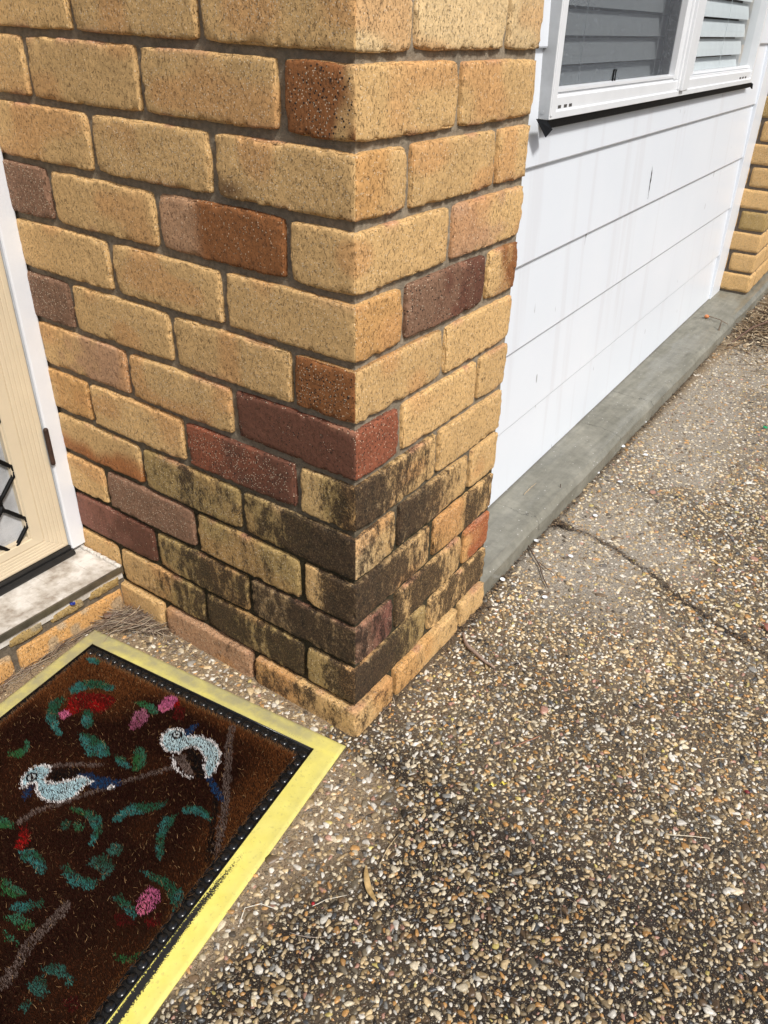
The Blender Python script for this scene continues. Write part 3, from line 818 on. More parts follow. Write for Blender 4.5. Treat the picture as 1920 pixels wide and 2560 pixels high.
def mesh_mat():
    n = NT("door_insect_mesh"); t = n.t; y = n.xyz()
    w = n.math('MAXIMUM', n.math('GREATER_THAN', n.math('SINE', n.math('MULTIPLY', y[1], 2 * math.pi * 480)), .1), n.math('GREATER_THAN', n.math('SINE', n.math('MULTIPLY', y[2], 2 * math.pi * 480)), .1))
    n.set('Base Color', n.ramp(n.noise(20, 3), [(.35, (.42, .43, .44)), (.65, (.66, .67, .68))])); n.set('Roughness', .5)
    tr = t.nodes.new("ShaderNodeBsdfTransparent"); mx = t.nodes.new("ShaderNodeMixShader")
    t.links.new(n.math('MULTIPLY', w, .95), mx.inputs[0]); t.links.new(tr.outputs[0], mx.inputs[1]); t.links.new(n.b.outputs[0], mx.inputs[2]); t.links.new(mx.outputs[0], n.out.inputs[0])
    return n.m
MB().box(-.0180, -.0176, -.90, W1, ZR1 - .01, 2.07).build("insect_mesh", mesh_mat(), sdn)
sw = MB(); sw.box(-.034, -.0005, -.95, W2 + .002, .1125, .1208); sw.prism([(-.03, .1120), (.003, .1120), (.0065, .1035), (.0055, .0995), (-.03, .0995)], 'y', -.95, -.030)
sw.build("door_seal", M_RUB, sdn)
M_RUST = simple("rusty_hinge_metal", (.040, .018, .010), .7, .5, 90, .001)
hg = MB(); hb_ = MB(); hb_.box(-.001, .0006, -.0325, -.0265, .308, .378); hinge = hb_.build("hinge", M_RUST, sdn); hg.tube([(.0030, -.0325, .305), (.0030, -.0325, .3075), (.0030, -.0325, .3780), (.0030, -.0325, .3805)], [.0028, .0045, .0045, .0028], 10)
hg.build("hinge_pin", M_RUST, hinge)
bk = tag(empty("timber_door", (-.700, 0, 0), DPH), "dark inner door seen dimly through the mesh of the screen door", "door")
MB().box(-.11, -.075, -.965, -.036, .112, 2.14).build("door_leaf", simple("inner_door_paint", (.22, .22, .215), .5), bk)
MB().box(-.0745, -.040, -.965, -.036, .112, .152).build("weather_bar", simple("dark_bar", (.04, .04, .045), .4), bk)

step = tag(empty("door_step", (-.588, 0, 0), .015), "grimy white door sill with metal nosing over low tan brick riser", "step")
def sill_mat():
    n = NT("grimy_sill")
    c = n.ramp(n.noise(26, 6, .65), [(.32, (.30, .25, .20)), (.46, (.52, .48, .42)), (.62, (.72, .69, .64))])
    c = n.mix(n.ramp(n.noise((140, 60, 60), 5, .7), [(.58, 0.0), (.74, .6)]), c, (.14, .10, .07))
    c = n.mix(n.ramp(n.noise((12, 160, 60), 3), [(.62, 0.0), (.72, .35)]), c, (.22, .17, .13))
    n.set('Base Color', c); n.set('Roughness', .6); n.bump(n.noise(120, 5), .8, .0012); return n.m
sm = MB(); sm.box(-.13, -.0025, -1.2, -.0005, .070, .0985); sm.build("sill", sill_mat(), step, bevel=.001)
ns = MB(); ns.prism([(-.0022, .0995), (.0015, .0990), (.0020, .0870), (.0008, .0862), (-.0022, .0862)], 'y', -1.2, .0)
ns.build("metal_nosing", simple("dull_steel", (.17, .15, .11), .30, .25, 50, .0004, metallic=.6), step)
cau = MB(); pts = [(-.124 + .0065 * k, -.004 + .0012 * math.sin(k * 1.7), .1000 + .0006 * math.sin(k * 2.3)) for k in range(20)]
cau.tube(pts, [.0045 + .001 * math.sin(k * 2.9) for k in range(20)], 7)
cau.build("sealant", simple("crumbly_sealant", (.62, .58, .52), .8, .3, 160, .002), step, smooth=True)
Vs = []; Fs = []; Cs = []; nv = 0
def rb_(y0, y1, z0, z1, col, s_):
    global nv
    P, F, N = brick(-.10, 0, y0, y1, z0, z1, False, True, .0026, seed=s_, r=.0035)
    sc2 = sstep(.55, .75, noise(P, 40, 5))[:, None] * .6
    c = np.array(col) * (1 - sc2) + np.array((.40, .36, .27)) * sc2 * .9
    Vs.append(P); Fs.append(F + nv); Cs.append(c); nv += len(P)
for k, (y0, y1) in enumerate([(-.083, -.010), (-.168, -.094), (-.255, -.182), (-.40, -.268), (-.55, -.41), (-.70, -.56), (-.85, -.71), (-1.0, -.86), (-1.2, -1.01)]): rb_(y0, y1, .0570, .0815, TINT['v'] if k < 4 else TINT['b'], 300 + k)
for k, (y0, y1) in enumerate([(-.243, -.008), (-.482, -.254), (-.72, -.492), (-.96, -.73), (-1.2, -.97)]): rb_(y0, y1, -.02, .0480, TINT['o'], 320 + k)
V = np.concatenate(Vs)
mesh_obj("brickwork", V, [np.concatenate(Fs)], M_BRICK, step, colors=np.concatenate(Cs), attrs=dict(stain=V[:, 0] * 0 + .1, speck=V[:, 0] * 0 + .2))
a, b, q = sheet(-1.2, .004, -.03, .0855, .004)
P = np.stack([a * 0 - .0075, a, b], 1); P[:, 0] += (noise(P, 70, 43) - .5) * .004
mesh_obj("mortar", P, [q], M_MORTAR, step, colors=np.tile((.14, .115, .085), (len(P), 1)))
# ------------------------------------------------------------------ doormat (local: x = a from the far left corner, y = -b towards the camera)
MA = np.array([-.579, -.0915]); E1 = np.array([.99466, .10320]); E2 = np.array([.16091, -.98697])
def mat_w(a, b, z):
    a = np.asarray(a, float); b = np.asarray(b, float); z = np.broadcast_to(np.asarray(z, float), a.shape)
    return np.stack([MA[0] + a * E1[0] + b * E2[0], MA[1] + a * E1[1] + b * E2[1], z], -1)
ML_, MWD = .93, .586
mat = tag(empty("doormat", (MA[0], MA[1], 0)), "brown bristle doormat with two white birds, yellow edging and studded black tray", "doormat")
def to_local(V): V = np.array(V, float); V[:, 0] -= MA[0]; V[:, 1] -= MA[1]; return V
def rubber_edge():
    n = NT("yellow_rubber_edging")
    wear = n.attr("wear", 'Fac'); dirt_shade = n.attr("dirt_shade", 'Fac')
    c = n.ramp(n.noise(45, 4), [(.3, (.78, .68, .13)), (.7, (.86, .77, .19))])
    g = n.math('MULTIPLY', dirt_shade, n.ramp(n.noise(34, 5, .65), [(.22, .45), (.6, 1.0)]))
    c = n.mix(g, c, (.36, .33, .18))
    c = n.mix(n.math('MULTIPLY', n.ramp(n.noise(170, 3), [(.60, 0.0), (.66, .35)]), 1.0), c, (.42, .36, .12))
    c = n.mix(n.ramp(n.noise(230, 2), [(.755, 0.0), (.77, .9)]), c, (.06, .045, .03))
    w = n.math('ADD', wear, n.math('MULTIPLY', n.math('SUBTRACT', n.noise(420, 4, .7), .5), 1.7))
    w = n.math('MULTIPLY', n.math('SUBTRACT', w, .5), 9, True)
    w = n.math('MULTIPLY', w, n.ramp(wear, [(.02, 0.0), (.1, 1.0)]))
    c = n.mix(w, c, (.014, .014, .014))
    n.set('Base Color', c); n.set('Roughness', .48); n.bump(n.noise(900, 3), .5, .0004)
    return n.m
def strip_grid(a0, a1, b0, b1, res, hfun):
    A = np.linspace(a0, a1, max(2, int((a1 - a0) / res) + 1)); B = np.linspace(b0, b1, max(2, int((b1 - b0) / res) + 1))
    a, b = np.meshgrid(A, B, indexing='ij'); i = np.arange(a.size).reshape(a.shape)
    q = np.stack([i[:-1, :-1], i[:-1, 1:], i[1:, 1:], i[1:, :-1]], -1).reshape(-1, 4)
    a, b = a.ravel(), b.ravel()
    return a, b, hfun(a, b), q
IN = (.030, .543, .035, ML_ - .035)
def hb(a, b):
    d = np.minimum.reduce([a, MWD - a, b, ML_ - b])
    return np.where(d < .004, .0012 + .0032 * np.sqrt(np.clip(d / .004, 0, 1)), .0044 + .0004 * sstep(.004, .03, d))
Vs = []; Fs = []; nv = 0; AA = []; BB = []
for (a0, a1, b0, b1) in ((0, MWD, 0, IN[2]), (0, IN[0], IN[2], IN[3]), (IN[1], MWD, IN[2], IN[3]), (0, MWD, IN[3], ML_)):
    a, b, h, q = strip_grid(a0, a1, b0, b1, .0035, hb)
    Vs.append(mat_w(a, b, h)); Fs.append(q + nv); nv += len(a); AA.append(a); BB.append(b)
V = np.concatenate(Vs); a = np.concatenate(AA); b = np.concatenate(BB)
# outer skirt down to the ground and inner lip
def skirt(pts, ztop, zbot):
    global V, a, b, nv
    n0 = nv; k = len(pts)
    pa = np.array([p[0] for p in pts]); pb = np.array([p[1] for p in pts])
    V = np.concatenate([V, mat_w(pa, pb, np.full(k, ztop)), mat_w(pa, pb, np.full(k, zbot))]); a = np.r_[a, pa, pa]; b = np.r_[b, pb, pb]; nv += 2 * k
    Fs.append(np.array([(n0 + j, n0 + (j + 1) % k, n0 + k + (j + 1) % k, n0 + k + j) for j in range(k)]))
skirt([(0, 0), (MWD, 0), (MWD, ML_), (0, ML_)], .0012, -.004)
skirt([(IN[0], IN[2]), (IN[0], IN[3]), (IN[1], IN[3]), (IN[1], IN[2])], .0048, .001)
lw = np.interp(b, [0, .20, .25, .29, .33, .37, .42, .52, 1], [.60, .60, .5535, .5505, .5495, .548, .549, .5515, .551])
ws = np.interp(b, [0, .2, .25, .30, .36, .45, .6, 1], [0, 0, .40, .68, .88, 1.0, 1.05, 1.0])
wear = np.exp(-((a - lw) / .0078) ** 2) * ws * (a > .5)
wear = np.maximum(wear, np.exp(-((b - .0265) / .0028) ** 2) * .50 * sstep(.43, .46, a) * sstep(.518, .512, a))
dirt_shade = sstep(.10, .0, b) * sstep(.60, .47, a) * .85 + sstep(.08, .02, a) * .75 + sstep(.03, .0, MWD - a) * .22 + sstep(.35, .15, b) * .2 + .06  # dirt plus soft shade painted in as dull yellow, far and left edges
lipc = np.exp(-np.abs(b - .030) / .004) * sstep(.06, .1, a)
dirt_shade = np.clip(dirt_shade * (1 - .5 * lipc), 0, 1)
o = mesh_obj("yellow_edging", to_local(V), Fs, rubber_edge(), mat, attrs=dict(wear=wear, dirt_shade=dirt_shade)); o.data.flip_normals() if False else None
# black tray with studs
tr = MB()
cor = mat_w([IN[0] + .0006, IN[1] - .0006, IN[1] - .0006, IN[0] + .0006], [IN[2] + .0006, IN[2] + .0006, IN[3] - .0006, IN[3] - .0006], .0022)
tr.add(to_local(cor), [(3, 2, 1, 0)])
def stud(a, b, r=.0078):
    V_ = []; F_ = []; ns_ = 12; rings = [(r, 0), (r * .98, .0014), (r * .82, .0031), (r * .5, .0042), (r * .2, .0046)]
    c = mat_w([a], [b], .0022)[0] - np.array([MA[0], MA[1], 0])
    for rr, h in rings:
        for k in range(ns_): V_.append((c[0] + rr * math.cos(k * math.pi / 6), c[1] + rr * math.sin(k * math.pi / 6), c[2] + h))
    for g_ in range(len(rings) - 1):
        for k in range(ns_): F_.append((g_ * ns_ + k, g_ * ns_ + (k + 1) % ns_, (g_ + 1) * ns_ + (k + 1) % ns_, (g_ + 1) * ns_ + k))
    F_.append(tuple((len(rings) - 1) * ns_ + k for k in range(ns_)))
    tr.add(V_, F_)
k = 0
bb_ = IN[2] + .018
while bb_ < IN[3] - .01: stud(.5325, bb_); stud(.516, bb_ + .008); stud(.0415, bb_); bb_ += .0195
aa_ = IN[0] + .030
while aa_ < .525: stud(aa_, .0475); stud(aa_ + .009, .0640); aa_ += .0195
for a0, a1, b0, b1 in ((IN[0] + .0006, IN[0] + .0026, IN[2], IN[3]), (IN[1] - .0026, IN[1] - .0006, IN[2], IN[3]), (IN[0] + .003, IN[1] - .003, IN[2] + .0006, IN[2] + .0026)):
    P_ = to_local(mat_w([a0, a1, a1, a0] * 2, [b0, b0, b1, b1] * 2, [.0023] * 4 + [.0056] * 4))
    tr.add(P_, [(0, 1, 5, 4), (1, 2, 6, 5), (2, 3, 7, 6), (3, 0, 4, 7), (4, 5, 6, 7)])
tr.build("rubber_tray", simple("studded_black_rubber", (.010, .010, .010), .20, .2, 60, 0), mat, smooth=True)

POLY=[('T',[(88,144),(88,128),(101,112),(125,102),(146,101),(162,105),(154,114),(131,120),(114,131),(107,146),(97,153)]),('T',[(92,165),(83,180),(87,196),(106,216),(131,228),(149,232),(164,232),(142,219),(123,206),(108,190),(103,172)]),('R',[(102,163),(110,144),(139,128),(161,122),(180,124),(183,138),(182,154),(168,168),(147,168),(141,184),(131,195),(119,190),(114,174)]),('P',[(115,196),(124,184),(136,189),(134,201),(125,204)]),('T',[(149,173),(155,163),(176,175),(188,189),(183,198),(167,193)]),('T',[(58,76),(67,62),(83,65),(89,75),(76,80)]),('R',[(265,71),(276,65),(287,78),(280,88)]),('D',[(283,83),(299,77),(315,102),(296,107)]),('P',[(253,97),(251,76),(260,65),(274,69),(280,88),(271,105),(259,108)]),('G',[(212,114),(224,101),(244,99),(264,106),(261,118),(238,115)]),('M',[(229,127),(238,115),(254,122),(261,135),(260,151),(248,164),(235,147)]),('T',[(175,211),(199,203),(225,203),(248,209),(260,219),(248,231),(228,237),(206,228)]),('T',[(264,216),(274,211),(294,215),(307,224),(296,228),(276,223)]),('G',[(288,192),(287,180),(302,184),(322,200),(323,215),(315,225),(301,212)]),('G',[(107,298),(119,288),(122,276),(113,267),(122,265),(136,279),(134,296),(117,303)]),('K',[(199,286),(220,269),(247,261),(243,276),(221,299),(208,303)]),('W',[(184,337),(173,329),(167,320),(164,306),(168,294),(180,285),(193,282),(202,292),(203,304),(212,307),(225,298),(240,283),(245,271),(269,266),(277,257),(274,271),(269,284),(269,294),(269,310),(256,326),(237,334),(222,334),(204,326),(197,319),(189,323),(189,332)]),('N',[(206,350),(194,341),(191,331),(196,320),(202,330),(207,344)]),('N',[(240,273),(256,259),(272,260),(291,254),(312,247),(316,255),(304,267),(283,281),(271,281),(275,268),(262,270)]),('W',[(296,266),(304,259),(312,265),(305,271)]),('B',[(355,170),(365,156),(395,174),(407,182),(386,187)]),('K',[(359,148),(369,140),(387,146),(407,162),(423,179),(413,184),(395,174),(375,164)]),('W',[(314,160),(304,146),(304,131),(314,119),(330,117),(345,122),(364,112),(387,110),(408,118),(422,132),(428,150),(433,168),(426,177),(410,165),(400,150),(386,141),(368,138),(358,146),(356,161),(344,165),(334,168)]),('W',[(346,169),(358,184),(380,190),(402,193),(409,184),(388,188),(369,183),(355,170)]),('N',[(337,127),(330,117),(335,102),(344,92),(346,108),(343,123)]),('N',[(426,177),(434,172),(455,181),(476,193),(477,200),(462,196),(442,188)]),('T',[(348,309),(347,291),(355,270),(378,259),(394,245),(401,238),(401,253),(386,273),(368,288),(361,306)]),('T',[(429,242),(434,227),(453,222),(471,225),(484,232),(465,237),(446,240),(436,247)]),('T',[(416,275),(417,260),(429,251),(433,265),(437,286),(447,302),(460,320),(455,325),(438,311),(425,293)]),('T',[(302,311),(317,310),(337,315),(349,327),(352,340),(355,354),(348,356),(341,340),(323,327),(308,322)]),('G',[(276,326),(293,314),(314,319),(300,326)]),('H',[(284,352),(290,339),(300,340),(302,351),(296,356)]),('G',[(300,340),(310,333),(322,335),(324,345),(312,349)]),('H',[(378,349),(376,338),(390,332),(400,337),(398,349),(386,353)]),('H',[(371,379),(370,367),(379,357),(395,355),(407,362),(411,376),(405,388),(397,376),(386,378)]),('T',[(339,398),(345,393),(360,397),(380,398),(395,391),(407,392),(407,402),(392,410),(373,413),(354,408)]),('T',[(267,412),(277,402),(296,400),(315,406),(330,420),(320,423),(300,418),(283,420)]),('T',[(327,481),(326,468),(342,458),(355,447),(366,452),(353,465),(344,476)]),('G',[(281,454),(295,450),(314,450),(331,453),(321,464),(300,470)]),('G',[(330,491),(344,476),(378,478),(373,486),(351,490)]),('G',[(338,501),(361,502),(379,506),(358,510)]),('R',[(239,386),(243,377),(262,385),(271,397),(270,410),(257,413),(252,399)]),('G',[(191,388),(216,383),(232,390),(211,404)]),('T',[(443,350),(459,343),(486,340),(509,341),(526,347),(529,361),(526,374),(512,362),(489,353),(465,350)]),('T',[(437,399),(446,390),(463,390),(480,396),(489,406),(471,404),(453,401)]),('P',[(470,375),(473,359),(483,356),(498,365),(498,382),(494,395),(488,402),(476,390)]),('D',[(455,412),(471,406),(489,406),(491,415),(470,423)]),('D',[(498,400),(510,381),(522,394),(511,406)]),('G',[(497,455),(516,446),(527,423),(530,435),(521,451),(505,459)]),('H',[(426,513),(431,503),(444,496),(463,498),(476,504),(475,513),(461,508),(443,510),(435,518)]),('H',[(424,533),(431,521),(444,522),(458,527),(456,540),(437,541)]),('H',[(438,559),(439,547),(448,547),(452,558)]),('D',[(477,526),(492,514),(505,522),(496,533)])]
LINE=[('B',7,[(194,281),(215,265),(259,242)]),('B',7,[(231,379),(236,353),(257,327),(277,299),(305,263),(330,227),(364,189)]),('B',10,[(397,72),(420,111),(443,141),(473,186),(495,221),(510,249),(521,273)]),('K',8,[(449,179),(475,218),(496,252),(523,289)]),('B',12,[(391,438),(391,471),(387,498),(395,527),(401,549)])]
CC = dict(T=((.036, .155, .140), (.020, .085, .045)), G=((.026, .105, .034), (.036, .130, .075)), H=((.036, .115, .092), (.022, .060, .036)), R=((.26, .006, .006), (.13, .006, .005)),
          D=((.10, .006, .006), (.05, .006, .005)), P=((.62, .16, .26), (.42, .10, .20)), M=((.26, .07, .12), (.33, .11, .17)), W=((.40, .56, .60), (.50, .62, .64)), N=((.012, .045, .115), (.010, .030, .08)),
          K=((.006, .005, .005), (.008, .006, .006)), B=((.155, .110, .092), (.11, .078, .066)))
def inpoly(a, b, poly):
    r = np.zeros(len(a), bool); n = len(poly)
    for i in range(n):
        x1, y1 = poly[i]; x2, y2 = poly[(i + 1) % n]
        if y1 == y2: continue
        c = ((y1 > b) != (y2 > b)) & (a < (x2 - x1) * (b - y1) / (y2 - y1) + x1); r ^= c
    return r
def segd(a, b, p, q_):
    p = np.array(p, float); q_ = np.array(q_, float); d = q_ - p; t = np.clip(((a - p[0]) * d[0] + (b - p[1]) * d[1]) / (d @ d), 0, 1)
    return np.hypot(a - p[0] - t * d[0], b - p[1] - t * d[1])
def coir_color(a, b):
    """a, b in mm -> colour of the bristle tips"""
    n = len(a); P = np.stack([a, b, a * 0], 1)
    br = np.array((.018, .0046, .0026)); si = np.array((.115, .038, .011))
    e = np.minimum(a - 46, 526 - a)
    w = .9 * sstep(170, 90, np.hypot((a - 60) * .8, b - 66)) + .80 * sstep(455, 520, a) * sstep(330, 180, b) + .65 * sstep(30, 6, b - 66) + .6 * sstep(14, 3, e) + .12 * sstep(430, 480, a)  # sienna corners are drier coir; lighter edge terms paint in sunlit sides
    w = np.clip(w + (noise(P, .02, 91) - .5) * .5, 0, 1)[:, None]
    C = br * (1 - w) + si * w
    jj = (noise(P, .25, 92) - .5) * 5; j2 = (noise(P, .25, 93) - .5) * 5
    aj, bj = a + jj + rng.normal(0, .8, n), b + j2 + rng.normal(0, .8, n)
    for c, wd, pts in LINE:
        d = np.min([segd(aj, bj, pts[k], pts[k + 1]) for k in range(len(pts) - 1)], axis=0)
        m_ = (d < wd * .62) & (rng.random(n) < .85); C[m_] = np.array(CC[c][0]) * (.85 if c == 'B' else 1)
    shade = 0
    for c, poly in POLY:
        m_ = inpoly(aj, bj, poly)
        if not m_.any(): continue
        pa = np.array(poly, float); cb = (b[m_] - pa[:, 1].min()) / (np.ptp(pa[:, 1]) + 1)
        t = (noise(P[m_], .06, 95) * .7 + (1 - cb) * .55)[:, None]; t = sstep(.45, .85, t)
        C[m_] = np.array(CC[c][0]) * (1 - t) + np.array(CC[c][1]) * t
        if c == 'W':      # whiter rim
            dmin = np.min([segd(a[m_], b[m_], poly[k], poly[(k + 1) % len(poly)]) for k in range(len(poly))], axis=0)
            rim = (dmin < 4.2)[:, None]; C[m_] = np.where(rim, np.array((.74, .70, .68)), C[m_])
    for ex, ey in ((182, 313), (326, 131)):
        d = np.hypot((a - ex) * .95, b - ey)
        C[(d < 9.0) & (d > 5.6)] = (.008, .008, .010)
        C[(d <= 5.4)] = (.55, .60, .60)
        C[d < 2.2] = (.01, .01, .012)
    return C
def fibres(n, a, b, lmin, lmax, wid, z0, lean, colr):
    L = rng.uniform(lmin, lmax, n)
    ea = np.clip((a - .515) / .012, 0, 1) - np.clip((.058 - a) / .012, 0, 1); eb = -np.clip((.078 - b) / .012, 0, 1)
    th = rng.uniform(0, 2 * np.pi, n); ln = np.abs(rng.normal(0, lean, n)); ln = np.where((np.hypot(a - .182, b - .313) < .011) | (np.hypot(a - .326, b - .131) < .011), ln * .12, ln)
    da = np.cos(th) * np.sin(ln) + ea * .45; db = np.sin(th) * np.sin(ln) + eb * .45
    dz = np.cos(ln)
    root = mat_w(a, b, z0)
    D = np.stack([da * E1[0] + db * E2[0], da * E1[1] + db * E2[1], dz], 1); D /= np.linalg.norm(D, axis=1, keepdims=True)
    ph = rng.uniform(0, np.pi, n); S = np.stack([np.cos(ph), np.sin(ph), ph * 0], 1) * wid / 2
    curl = rng.normal(0, .22, (n, 3)) * L[:, None]; curl[:, 2] *= .3
    p1 = root + D * L[:, None] * .55; p2 = root + D * L[:, None] + curl * .6
    V = np.stack([root - S, root + S, p1 - S * .9, p1 + S * .9, p2], 1).reshape(-1, 3)
    o = (np.arange(n) * 5)[:, None]
    Q = np.array([[0, 1, 3, 2]]) + o; T = np.array([[2, 3, 4]]) + o
    C = np.repeat(colr, 5, 0); return V, Q, T, C
def scat(n, b0, b1): return rng.uniform(.0475, .5245, n), rng.uniform(b0, b1, n)
parts = []
a1_, b1_ = scat(150000, .0665, .60); a2_, b2_ = scat(16000, .60, ML_ - .07)
a_, b_ = np.r_[a1_, a2_], np.r_[b1_, b2_]
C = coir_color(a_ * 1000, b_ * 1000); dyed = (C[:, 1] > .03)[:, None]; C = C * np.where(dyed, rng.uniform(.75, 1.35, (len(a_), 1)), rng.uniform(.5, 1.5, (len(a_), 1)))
lt = (rng.random(len(a_)) < .05) & ~dyed[:, 0]; C[lt] = np.clip(C[lt] * 2.2 + np.array((.03, .016, .006)), 0, .8)
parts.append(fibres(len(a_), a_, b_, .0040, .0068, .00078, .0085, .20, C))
n_ = 2400; a_, b_ = scat(n_, .07, .60); C = np.tile((.34, .20, .09), (n_, 1)) * rng.uniform(.4, 1.4, (n_, 1))
p = fibres(n_, a_, b_, .004, .009, .00032, .0130, 1.1, C); parts.append(p)
n_ = 1500; a_ = np.r_[rng.uniform(.046, .052, 700), rng.uniform(.520, .5265, 800)]; b_ = rng.uniform(.066, .62, n_)
C = np.tile((.20, .09, .03), (n_, 1)) * rng.uniform(.5, 1.5, (n_, 1)); parts.append(fibres(n_, a_, b_, .008, .013, .0004, .006, .55, C))
n_ = 1200; a_ = rng.uniform(.048, .524, n_); b_ = rng.uniform(.064, .068, n_)
C = np.tile((.20, .09, .03), (n_, 1)) * rng.uniform(.5, 1.5, (n_, 1)); parts.append(fibres(n_, a_, b_, .008, .013, .0004, .006, .55, C))
vs, qs, ts, cs, k = [], [], [], [], 0
for V_, Q_, T_, C_ in parts: vs.append(V_); qs.append(Q_ + k); ts.append(T_ + k); cs.append(C_); k += len(V_)
# backing board the bristles stand on
bp = mat_w([.048, .524, .524, .048], [.067, .067, ML_ - .07, ML_ - .07], .0088); vs.append(bp); qs.append(np.array([[3, 2, 1, 0]]) + k); cs.append(np.tile((.018, .007, .003), (4, 1)))
fn = NT("dyed_coir_bristle"); fn.set('Base Color', fn.attr("col")); fn.set('Roughness', .7); fn.set('Specular IOR Level', .08)
mesh_obj("coir_pile", to_local(np.concatenate(vs)), [np.concatenate(qs), np.concatenate(ts)], fn.m, mat, smooth=False, colors=np.concatenate(cs))

# ------------------------------------------------------------------ litter
def strands(n, centers, spread, lmin, lmax, rad, z0, z1, ang=None, angs=3.2, curl=.25, cols=((.34, .26, .16), (.22, .15, .09), (.45, .38, .27), (.10, .065, .04))):
    ci = rng.integers(0, len(centers), n); c = np.array(centers)[ci]
    th = (rng.uniform(0, 2 * np.pi, n) if ang is None else ang + rng.normal(0, angs, n))
    L = rng.uniform(lmin, lmax, n); k_ = rng.normal(0, curl, n)
    cen = c + rng.normal(0, 1, (n, 2)) * np.array(spread)
    z = rng.uniform(z0, z1, n); tz = rng.normal(0, .12, n)
    K = 6; ts_ = np.linspace(-.5, .5, K); Vall = []
    pts = []
    for t in ts_:
        a = th + k_ * t * 2
        pts.append(np.stack([cen[:, 0] + np.cos(a) * L * t, cen[:, 1] + np.sin(a) * L * t, np.maximum(z + tz * L * t, .0012) - 0 * t], 1))
    P_ = np.stack(pts, 1)
    T_ = np.gradient(P_, axis=1); T_ /= np.linalg.norm(T_, axis=2, keepdims=True) + 1e-9
    S_ = np.cross(T_, np.array([0, 0, 1.0])); S_ /= np.linalg.norm(S_, axis=2, keepdims=True) + 1e-9; U_ = np.cross(S_, T_)
    r_ = rad * rng.uniform(.6, 1.5, (n, 1, 1)) * np.array([.5, .9, 1, 1, .85, .35])[None, :, None]
    ring = [P_ + r_ * (math.cos(g) * S_ + math.sin(g) * U_) for g in (0.3, 2.4, 4.5)]
    V_ = np.stack(ring, 2).reshape(-1, 3)                # n*K*3
    base = (np.arange(n) * K * 3)[:, None]
    q_ = np.concatenate([np.array([[s * 3 + g, s * 3 + (g + 1) % 3, (s + 1) * 3 + (g + 1) % 3, (s + 1) * 3 + g]]) + base for s in range(K - 1) for g in range(3)])
    C_ = np.repeat(np.array(cols)[rng.integers(0, len(cols), n)] * rng.uniform(.6, 1.3, (n, 1)), K * 3, 0)
    return V_, q_, C_
def chips(n, centers, spread, size, z0, z1, cols):
    ci = rng.integers(0, len(centers), n); c = np.array(centers)[ci] + rng.normal(0, 1, (n, 2)) * np.array(spread)
    th = rng.uniform(0, 6.28, n); s = size * rng.uniform(.4, 1.6, n); w = s * rng.uniform(.25, .8, n); z = rng.uniform(z0, z1, n)
    ma, mb_ = mat_ab(c[:, 0], c[:, 1]); bad = (ma > -.01) & (ma < .6) & (mb_ > -.004); c, th, s, w, z = c[~bad], th[~bad], s[~bad], w[~bad], z[~bad]; n = len(s)
    X = np.cos(th); Y = np.sin(th); b = rng.normal(0, .4, (4, n)) * s
    P_ = np.stack([np.stack([c[:, 0] + X * s * u - Y * w * v, c[:, 1] + Y * s * u + X * w * v, z + np.abs(b[i])], 1) for i, (u, v) in enumerate(((-1, -.4), (.2, -1), (1, .3), (-.2, 1)))], 1).reshape(-1, 3)
    q_ = np.array([[0, 1, 2, 3]]) + (np.arange(n) * 4)[:, None]
    return P_, q_, np.repeat(np.array(cols)[rng.integers(0, len(cols), n)] * rng.uniform(.6, 1.3, (n, 1)), 4, 0)
lm = NT("dry_plant_litter"); lm.set('Base Color', lm.attr("col")); lm.set('Roughness', .75)
def litter(name, sets, label, cat, kind='stuff', group=None):
    vs, qs, cs, k = [], [], [], 0
    for V_, q_, C_ in sets: vs.append(V_); qs.append(q_ + k); cs.append(C_); k += len(V_)
    return tag(mesh_obj(name, np.concatenate(vs), [np.concatenate(qs)], lm.m, smooth=True, colors=np.concatenate(cs)), label, cat, group, kind)
NC = ((.36, .28, .19), (.26, .18, .12), (.44, .36, .26), (.30, .24, .19), (.15, .10, .07))
sets = [strands(120, [(-.545, -.045), (-.525, -.035), (-.565, -.05)], (.013, .012), .05, .11, .0008, .004, .020, ang=1.05, angs=.38, cols=NC),
        strands(90, [(-.50, -.028), (-.53, -.02)], (.022, .012), .03, .08, .0007, .002, .012, ang=.7, angs=.7, cols=NC),
        strands(60, [(-.584, -.10), (-.585, -.15), (-.582, -.20), (-.575, -.26)], (.004, .025), .04, .09, .0007, .003, .010, ang=1.62, angs=.2, cols=NC),
        strands(40, [(-.46, -.022), (-.44, -.03)], (.03, .01), .02, .05, .0006, .002, .006, cols=NC),
        chips(260, [(-.55, -.03), (-.52, -.03), (-.48, -.02), (-.585, -.1), (-.58, -.2), (-.57, -.3)], (.02, .012), .0028, .001, .006, ((.09, .06, .04), (.2, .13, .08), (.05, .035, .025)))]
litter("dry_needles", sets, "heap of dry grey brown needles in the corner between the step, the pillar and the mat", "dry needles")
DK = ((.05, .032, .02), (.10, .065, .035), (.16, .10, .05), (.03, .02, .014), (.26, .19, .12))
kl = [(-.0219 - .038 * (y - .474) + .008, y) for y in np.arange(.48, 2.3, .03)]
pl = [(-.0316 * y + .010, y) for y in np.arange(.02, .46, .02)]
jl = [(x, np.interp(x, [-.06, 0, .062, .128, .19, .265, .334, .424, .532, .8], [.846, .834, .842, .822, .795, .762, .722, .688, .648, .55])) for x in np.arange(-.04, .8, .015)]
